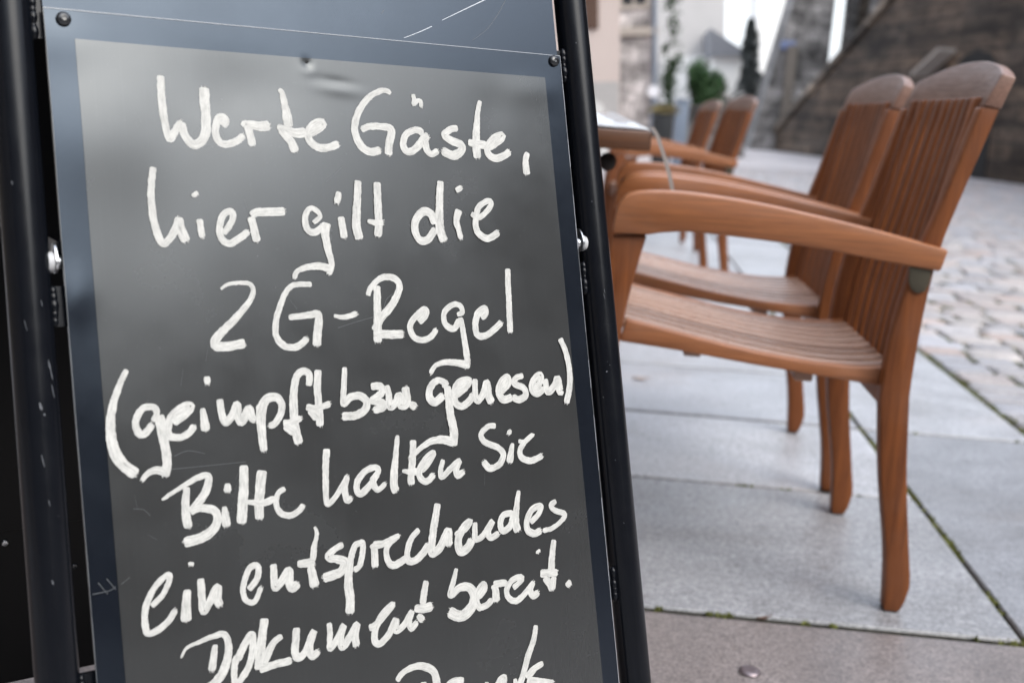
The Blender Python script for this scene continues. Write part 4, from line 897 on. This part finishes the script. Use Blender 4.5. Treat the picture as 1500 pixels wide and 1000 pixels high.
# ------------------------------------------------------------------ buildings and walls
TILT = R(-4.5)                                  # the street falls to the right, so upright buildings lean against the paving
def building(name, label, loc, x0, x1, dep, hgt, wmat, roof_h=0, wins=(), fall=TILT, rz=0, flat=False, trim='stone_trim', cat='building', facing=1):
    r = empty(name, loc, rot=(0, fall, rz)); tag(r, label, cat)
    m = MB(); m.box((x0, 0, -1.5), (x1, dep, hgt)); m.build('wall', M[wmat], r)
    if roof_h:
        m = MB(); e = 0.35
        m.prism([(-e, hgt+0.003), (dep+e, hgt+0.003), (dep/2, hgt+roof_h)], x0-0.2, x1+0.2, ax='yz')
        m.build('roof', M['roof'], r)
    for (wx, wz, ww, wh) in wins:
        f = MB(); t_ = 0.09
        for a, b_ in (((wx-t_, -0.05, wz-t_), (wx, 0.06, wz+wh+t_)), ((wx+ww, -0.05, wz-t_), (wx+ww+t_, 0.06, wz+wh+t_)), ((wx, -0.05, wz-t_), (wx+ww, 0.06, wz)), ((wx, -0.05, wz+wh), (wx+ww, 0.06, wz+wh+t_)),
                     ((wx+ww/2-0.03, -0.02, wz), (wx+ww/2+0.03, 0.05, wz+wh)), ((wx, -0.018, wz+wh*0.62), (wx+ww/2-0.031, 0.05, wz+wh*0.62+0.05)), ((wx+ww/2+0.031, -0.018, wz+wh*0.62), (wx+ww, 0.05, wz+wh*0.62+0.05))): f.box(a, b_)
        fo = f.build('window', M[trim], r)
        p = MB(); p.box((wx, -0.006, wz), (wx+ww, -0.003, wz+wh)); p.build('pane', M['glass'], fo)
    return r
p = at(915, 150, 20)
pk = building('plaster_house', 'beige pink plaster house beside the top of the sign tube', (p.x, 20, 0), -14, 0, 8, 5.6, 'pink', 1.8, [(-3.4, 2.0, 0.9, 1.5), (-6, 2.0, 0.9, 1.5)])
m = MB(); m.box((-14, -0.06, -0.5), (-0.02, -0.003, 1.35)); m.build('plinth', M['cream'], pk)
m = MB(); m.box((-1.0, -0.05, 2.22), (-0.36, 0.03, 3.6)); sh_ = m.build('shutter', M['shutter'], pk, bevel=0.01)
m = MB()
for k in range(9): m.box((-0.96, -0.07, 2.28+0.14*k), (-0.40, -0.051, 2.38+0.14*k))
m.build('louvre', M['shutter'], sh_)
m = MB(); m.prism([(-0.75, -0.2), (-0.22, -0.2), (-0.22, 0.75), (-0.3, 0.98), (-0.48, 1.08), (-0.66, 0.98), (-0.75, 0.75)], -0.10, -0.061); m.build('arched_niche', M['white'], pk)
p = at(970, 120, 26)
tw = building('stone_house', 'pale grey stone house between the pink house and the cream house', (p.x, 26, 0), -2.6, 0, 9, 6.6, 'tower_wall', 1.6, [(-0.75, 3.2, 0.5, 0.9)])
m = MB(); m.box((-2.6, -0.15, -0.5), (0.02, -0.003, 0.62)); m.build('plinth', M['grey_wall'], tw)
m = MB(); m.tube([(-0.06, -0.09, -0.2), (-0.06, -0.09, 6.4)], 0.05, 12); m.build('downpipe', M['bluegrey'], tw, smooth=True)
m = MB(); m.box((-2.62, -0.12, 2.55), (0.03, -0.003, 2.72)); m.build('string_course', M['stone_trim'], tw)
lf = MB(); rl = random.Random(8)
def leaves(mb, n, fn, s0, s1):
    for _ in range(n):
        c = Vector(fn()); s = rl.uniform(s0, s1); a = Vector((rl.gauss(0, 1), rl.gauss(0, 1), rl.gauss(0, 1))).normalized(); b_ = a.orthogonal().normalized(); c2 = a.cross(b_)
        mb.add([c-b_*s, c+c2*s*0.5, c+b_*s, c-c2*s*0.5], [(0, 1, 2, 3)])
x0 = at(979, 100, 25.85).x
IVY = [(rl.gauss(0, 0.05), 1.0+3.4*k/16+rl.uniform(-.1, .1), rl.uniform(0.05, 0.14)) for k in range(16)]+[(rl.uniform(0.0, 0.22), rl.uniform(1.35, 2.1), rl.uniform(0.08, 0.15)) for k in range(9)]
def ivy_pt():
    q = rl.choice(IVY); return (x0-0.02+q[0]+rl.gauss(0, q[2]*0.6), 25.85+rl.uniform(-0.06, 0.08), q[1]+rl.gauss(0, q[2]))
leaves(lf, 1500, ivy_pt, 0.03, 0.06)

o = lf.build('ivy', M['ivy']); o.location = (0, 0, 0); tag(o, 'dark ivy climbing the corner of the pale stone house', 'plant')
p = at(975, 0, 45)
ch_ = building('cream_house', 'large cream house beyond the green bush', (p.x, 45, 0), 0, 2.62, 8, 6.4, 'cream', 0, [])
m = MB(); m.prism([(-0.2, 6.403), (8.2, 6.403), (4, 8.2)], -0.2, 2.77, ax='yz'); m.build('roof', M['roof'], ch_)
m = MB(); m.box((0.3, -0.5, -0.5), (2.6, -0.003, 3.0)); m.build('porch', M['white'], ch_)
an = building('low_house', 'low white house with slate roof below the gap of sky', (at(1052, 120, 42).x, 42, 0), 0, 1.15, 5, 3.0, 'white', 0, [(0.25, 1.0, 0.3, 0.6)])
m = MB(); m.prism([(-0.15, 3.003), (1.28, 3.003), (1.0, 3.2), (-0.15, 3.95)], -0.3, 5.3); m.build('roof', M['slate'], an)
fb = building('pale_tower', 'pale distant tower at the right of the gap of sky', (at(1120, 60, 60).x, 60, 0), 0, 3.2, 4, 9.5, 'white', 1.5)
# dark conifer in the gap
rt = empty('conifer', (at(1103, 150, 40).x, 40, 0)); tag(rt, 'slender dark conifer in the gap between low house and buttress', 'tree'); rt.rotation_euler = (0, TILT, 0)
m = MB(); m.tube([(0, 0, 0), (0.02, 0, 2), (0, 0, 3.9)], [0.1, 0.07, 0.02], 10); m.build('trunk', M['bark'], rt, smooth=True)
m = MB()
def con():
    z = 0.4+3.8*rl.random(); a = rl.uniform(0, 6.28); rr_ = 0.72*(1-(z-0.3)/4.1)**0.6*math.sqrt(rl.random())*(0.8+0.22*math.sin(2*a+z*4)+0.12*math.sin(z*9+3*a))
    return (rr_*math.cos(a), rr_*math.sin(a), z-rr_*0.4)
leaves(m, 3600, con, 0.05, 0.12); m.build('crown', M['conifer'], rt)
# green bush
bx = at(1036, 120, 30); rt = empty('bush', (bx.x, 30, 0)); tag(rt, 'rounded green bush in front of the cream house', 'bush')
m = MB()
for k in range(7): m.tube([(0.1*math.cos(k), 0.1*math.sin(k), 0), (0.3*math.cos(k), 0.3*math.sin(k), 1.0), (0.5*math.cos(k*1.3), 0.4*math.sin(k), 1.8)], [0.04, 0.03, 0.01], 6)
m.build('stems', M['bark'], rt)
m = MB(); blobs = [(rl.uniform(-0.28, 0.28), rl.uniform(-0.3, 0.3), rl.uniform(1.15, 2.0), rl.uniform(0.2, 0.32)) for _ in range(22)]
def bsh():
    x, y, z, r_ = rl.choice(blobs); v = Vector((rl.gauss(0, 1), rl.gauss(0, 1), rl.gauss(0, 1))).normalized()*r_*(0.55+0.5*rl.random()); return (x+v.x, y+v.y, z+v.z)
leaves(m, 5200, bsh, 0.035, 0.075); m.build('foliage', M['leaf'], rt)
# low wall in front of the bush
m = MB(); xa, xb = at(968, 150, 28).x, at(1098, 150, 28).x
m.box((xa, 28, -0.3), (xb, 28.4, 1.05)); m.box((xa-.03, 27.95, 1.053), (xb+.03, 28.45, 1.13)); o = m.build('garden_wall', M['grey_wall']); tag(o, 'low grey stone wall below the green bush', 'wall')
# street furniture in the distance
bn = empty('planter', (0.60, 16, 0)); tag(bn, 'black planter box with dry olive plants behind the table', 'planter')
m = MB(); m.loft([[(-0.11, -0.11, 0.02), (0.11, -0.11, 0.02), (0.11, 0.11, 0.02), (-0.11, 0.11, 0.02)], [(-0.145, -0.145, 0.80), (0.145, -0.145, 0.80), (0.145, 0.145, 0.80), (-0.145, 0.145, 0.80)]]); m.box((-0.155, -0.155, 0.803), (0.155, 0.155, 0.845)); m.build('pot', M['bin'], bn, bevel=0.008)
m = MB(); leaves(m, 420, lambda: (rl.gauss(0, 0.075), rl.gauss(0, 0.075), 0.85+0.10*rl.random()), 0.015, 0.04); m.build('foliage', M['olive'], bn)
cbx = empty('utility_cabinet', (at(998, 170, 20).x, 20, 0)); tag(cbx, 'narrow blue grey utility cabinet right of the black planter', 'cabinet')
m = MB(); m.box((-0.11, -0.12, 0), (0.11, 0.12, 1.08)); m.build('body', M['bluegrey'], cbx, bevel=0.01)
m = MB(); m.box((-0.13, -0.14, 1.083), (0.13, 0.14, 1.12)); m.build('lid', M['bluegrey'], cbx, bevel=0.006)
m = MB(); m.box((-0.09, -0.128, 0.12), (0.09, -0.1215, 1.0)); m.build('door', M['bluegrey'], cbx, bevel=0.002)
p = at(957, 134, 25); rs_ = empty('round_sign', (p.x, 25, 0)); tag(rs_, 'round white sign on a thin post by the pale stone house', 'sign')
m = MB(); m.tube([(0, 0.03, 0), (0, 0.03, p.z+0.1)], 0.02, 12); m.build('post', M['bluegrey'], rs_, smooth=True)
m = MB(); n = 36; m.loft([[(0.125*math.cos(2*math.pi*k/n), y, p.z+0.125*math.sin(2*math.pi*k/n)) for k in range(n)] for y in (-0.012, 0.005)]); m.build('disc', M['signwhite'], rs_)

# retaining wall with its sloping coping, running towards the right foreground
A_ = Vector((4.77, 38.0, 0)); dirw = (Vector((7.5, 22.0, 0))-A_).normalized(); ang = math.atan2(dirw.y, dirw.x)
rw_ = empty('retaining_wall', A_, ang); tag(rw_, 'dark brown sandstone retaining wall with sloping coping behind the chairs', 'wall')
# local x runs along the wall towards the camera; local +y is away from the street
m = MB(); prof = [(0.2, -0.5), (34, -0.5), (34, 9.2), (21.5, 9.0), (0.2, 0.15)]
m.prism(prof, 0.0, 0.7); m.build('wall_face', M['brown_wall'], rw_)
m = MB(); m.prism([(0.0, 0.16), (21.5, 9.08), (34.0, 9.28), (34.0, 9.46), (21.45, 9.26), (0.0, 0.36)], -0.09, 0.76); m.build('coping', M['tan_wall'], rw_)
dw = MB(); dw.prism([(12.7, -0.4), (14.7, -0.4), (14.7, 2.1), (14.3, 2.4), (13.7, 2.5), (13.1, 2.4), (12.7, 2.1)], -0.02, 0.0-0.003); dw.build('doorway', M['hole'], rw_)
m = MB(); m.prism([(11.5, 2.02), (12.7, 2.5), (12.7, 2.57), (11.5, 2.09)], -0.4, -0.004); m.build('canopy', M['stone_trim'], rw_)
# stair wall behind the coping
sw = empty('stair_wall', A_+Vector((dirw.y*-1, dirw.x, 0))*2.6*1.0, ang, (0, 0, ang)); tag(sw, 'taller tan sandstone wall rising behind the sloping coping', 'wall')
m = MB(); m.box((-1.2, 0, -0.5), (5.4, 0.8, 6.5)); m.box((5.403, 0.15, -0.5), (34, 0.8, 9.5)); m.build('masonry', M['tan_wall'], sw)
for k in range(3):
    m = MB(); m.box((-0.8+2.2*k, -0.25, -0.5), (-0.2+2.2*k, -0.003, 6.2)); m.build('pilaster', M['grey_wall'], sw)
hb = building('upper_house', 'pale house front above the stair wall at the top', tuple(A_+Vector((-dirw.y, dirw.x, 0))*5.2+dirw*7.0), 0, 9, 6, 8, 'cream', 1.6, [(2.0, 4.2, 0.7, 1.3), (4.6, 4.2, 0.7, 1.3)], fall=0, rz=ang)
# grey buttress at the far end of the wall
bt = empty('stone_buttress', (at(1093, 215, 37).x, 37, 0)); tag(bt, 'battered grey stone buttress left of the brown retaining wall', 'buttress')
m = MB(); m.loft([[(0.0, 0, -0.5), (2.2, 0, -0.5), (2.2, 2.5, -0.5), (0.0, 2.5, -0.5)], [(1.05, 0.3, 4.7), (2.3, 0.3, 4.7), (2.3, 2.4, 4.7), (1.05, 2.4, 4.7)], [(1.5, 0.4, 6.8), (2.5, 0.4, 6.8), (2.5, 2.3, 6.8), (1.5, 2.3, 6.8)]])
m.build('masonry', M['grey_wall'], bt)
m = MB(); m.box((0.95, -0.10, -0.5), (1.25, 0.02, 3.2)); m.build('pilaster', M['ochre'], bt)
p = at(1156, 66, 36.9); m = MB(); m.box((p.x-0.22, 37.05, p.z-0.13), (p.x+0.22, 37.12, p.z+0.13)); o = m.build('name_plate', M['signblue'], bevel=0.01)
tag(o, 'small blue enamel plate high on the grey buttress', 'plate')
# unseen houses added left and behind the viewpoint to hold back sky light
building('sky_block_house_left', 'unseen tall grey plaster house added on the left to cut sky light', (-4.6, -9, 0), 0, 26, 8, 12.5, 'ochre', 3, [(1.2+2.5*k, 1.2+3.1*j, 1.1, 1.8) for k in range(10) for j in range(4)], fall=0, rz=R(90))
building('sky_block_house_rear', 'unseen grey plaster house added behind the viewpoint to cut sky light', (14, -13, 0), 0, 26, 9, 8.5, 'ochre', 3, [(1.2+2.5*k, 1.2+3.1*j, 1.1, 1.8) for k in range(9) for j in range(2)], fall=0, rz=R(180))
# houses across the square, mirrored softly in the sign
building('town_house', 'tall grey plaster town house across the square', (18, 9, 0), 0, 15, 9, 8.6, 'ochre', 1.6, [(1.2+2.4*k, 1.2+3.0*j, 1.1, 1.7) for k in range(6) for j in range(3)], fall=0, rz=R(-90))
building('town_house', 'lower grey plaster town house beside the tall one', (18.5, -6.3, 0), 0, 16, 9, 7.6, 'ochre', 2.2, [(1.4+2.6*k, 1.2+3.0*j, 1.1, 1.7) for k in range(6) for j in range(2)], fall=0, rz=R(-90))
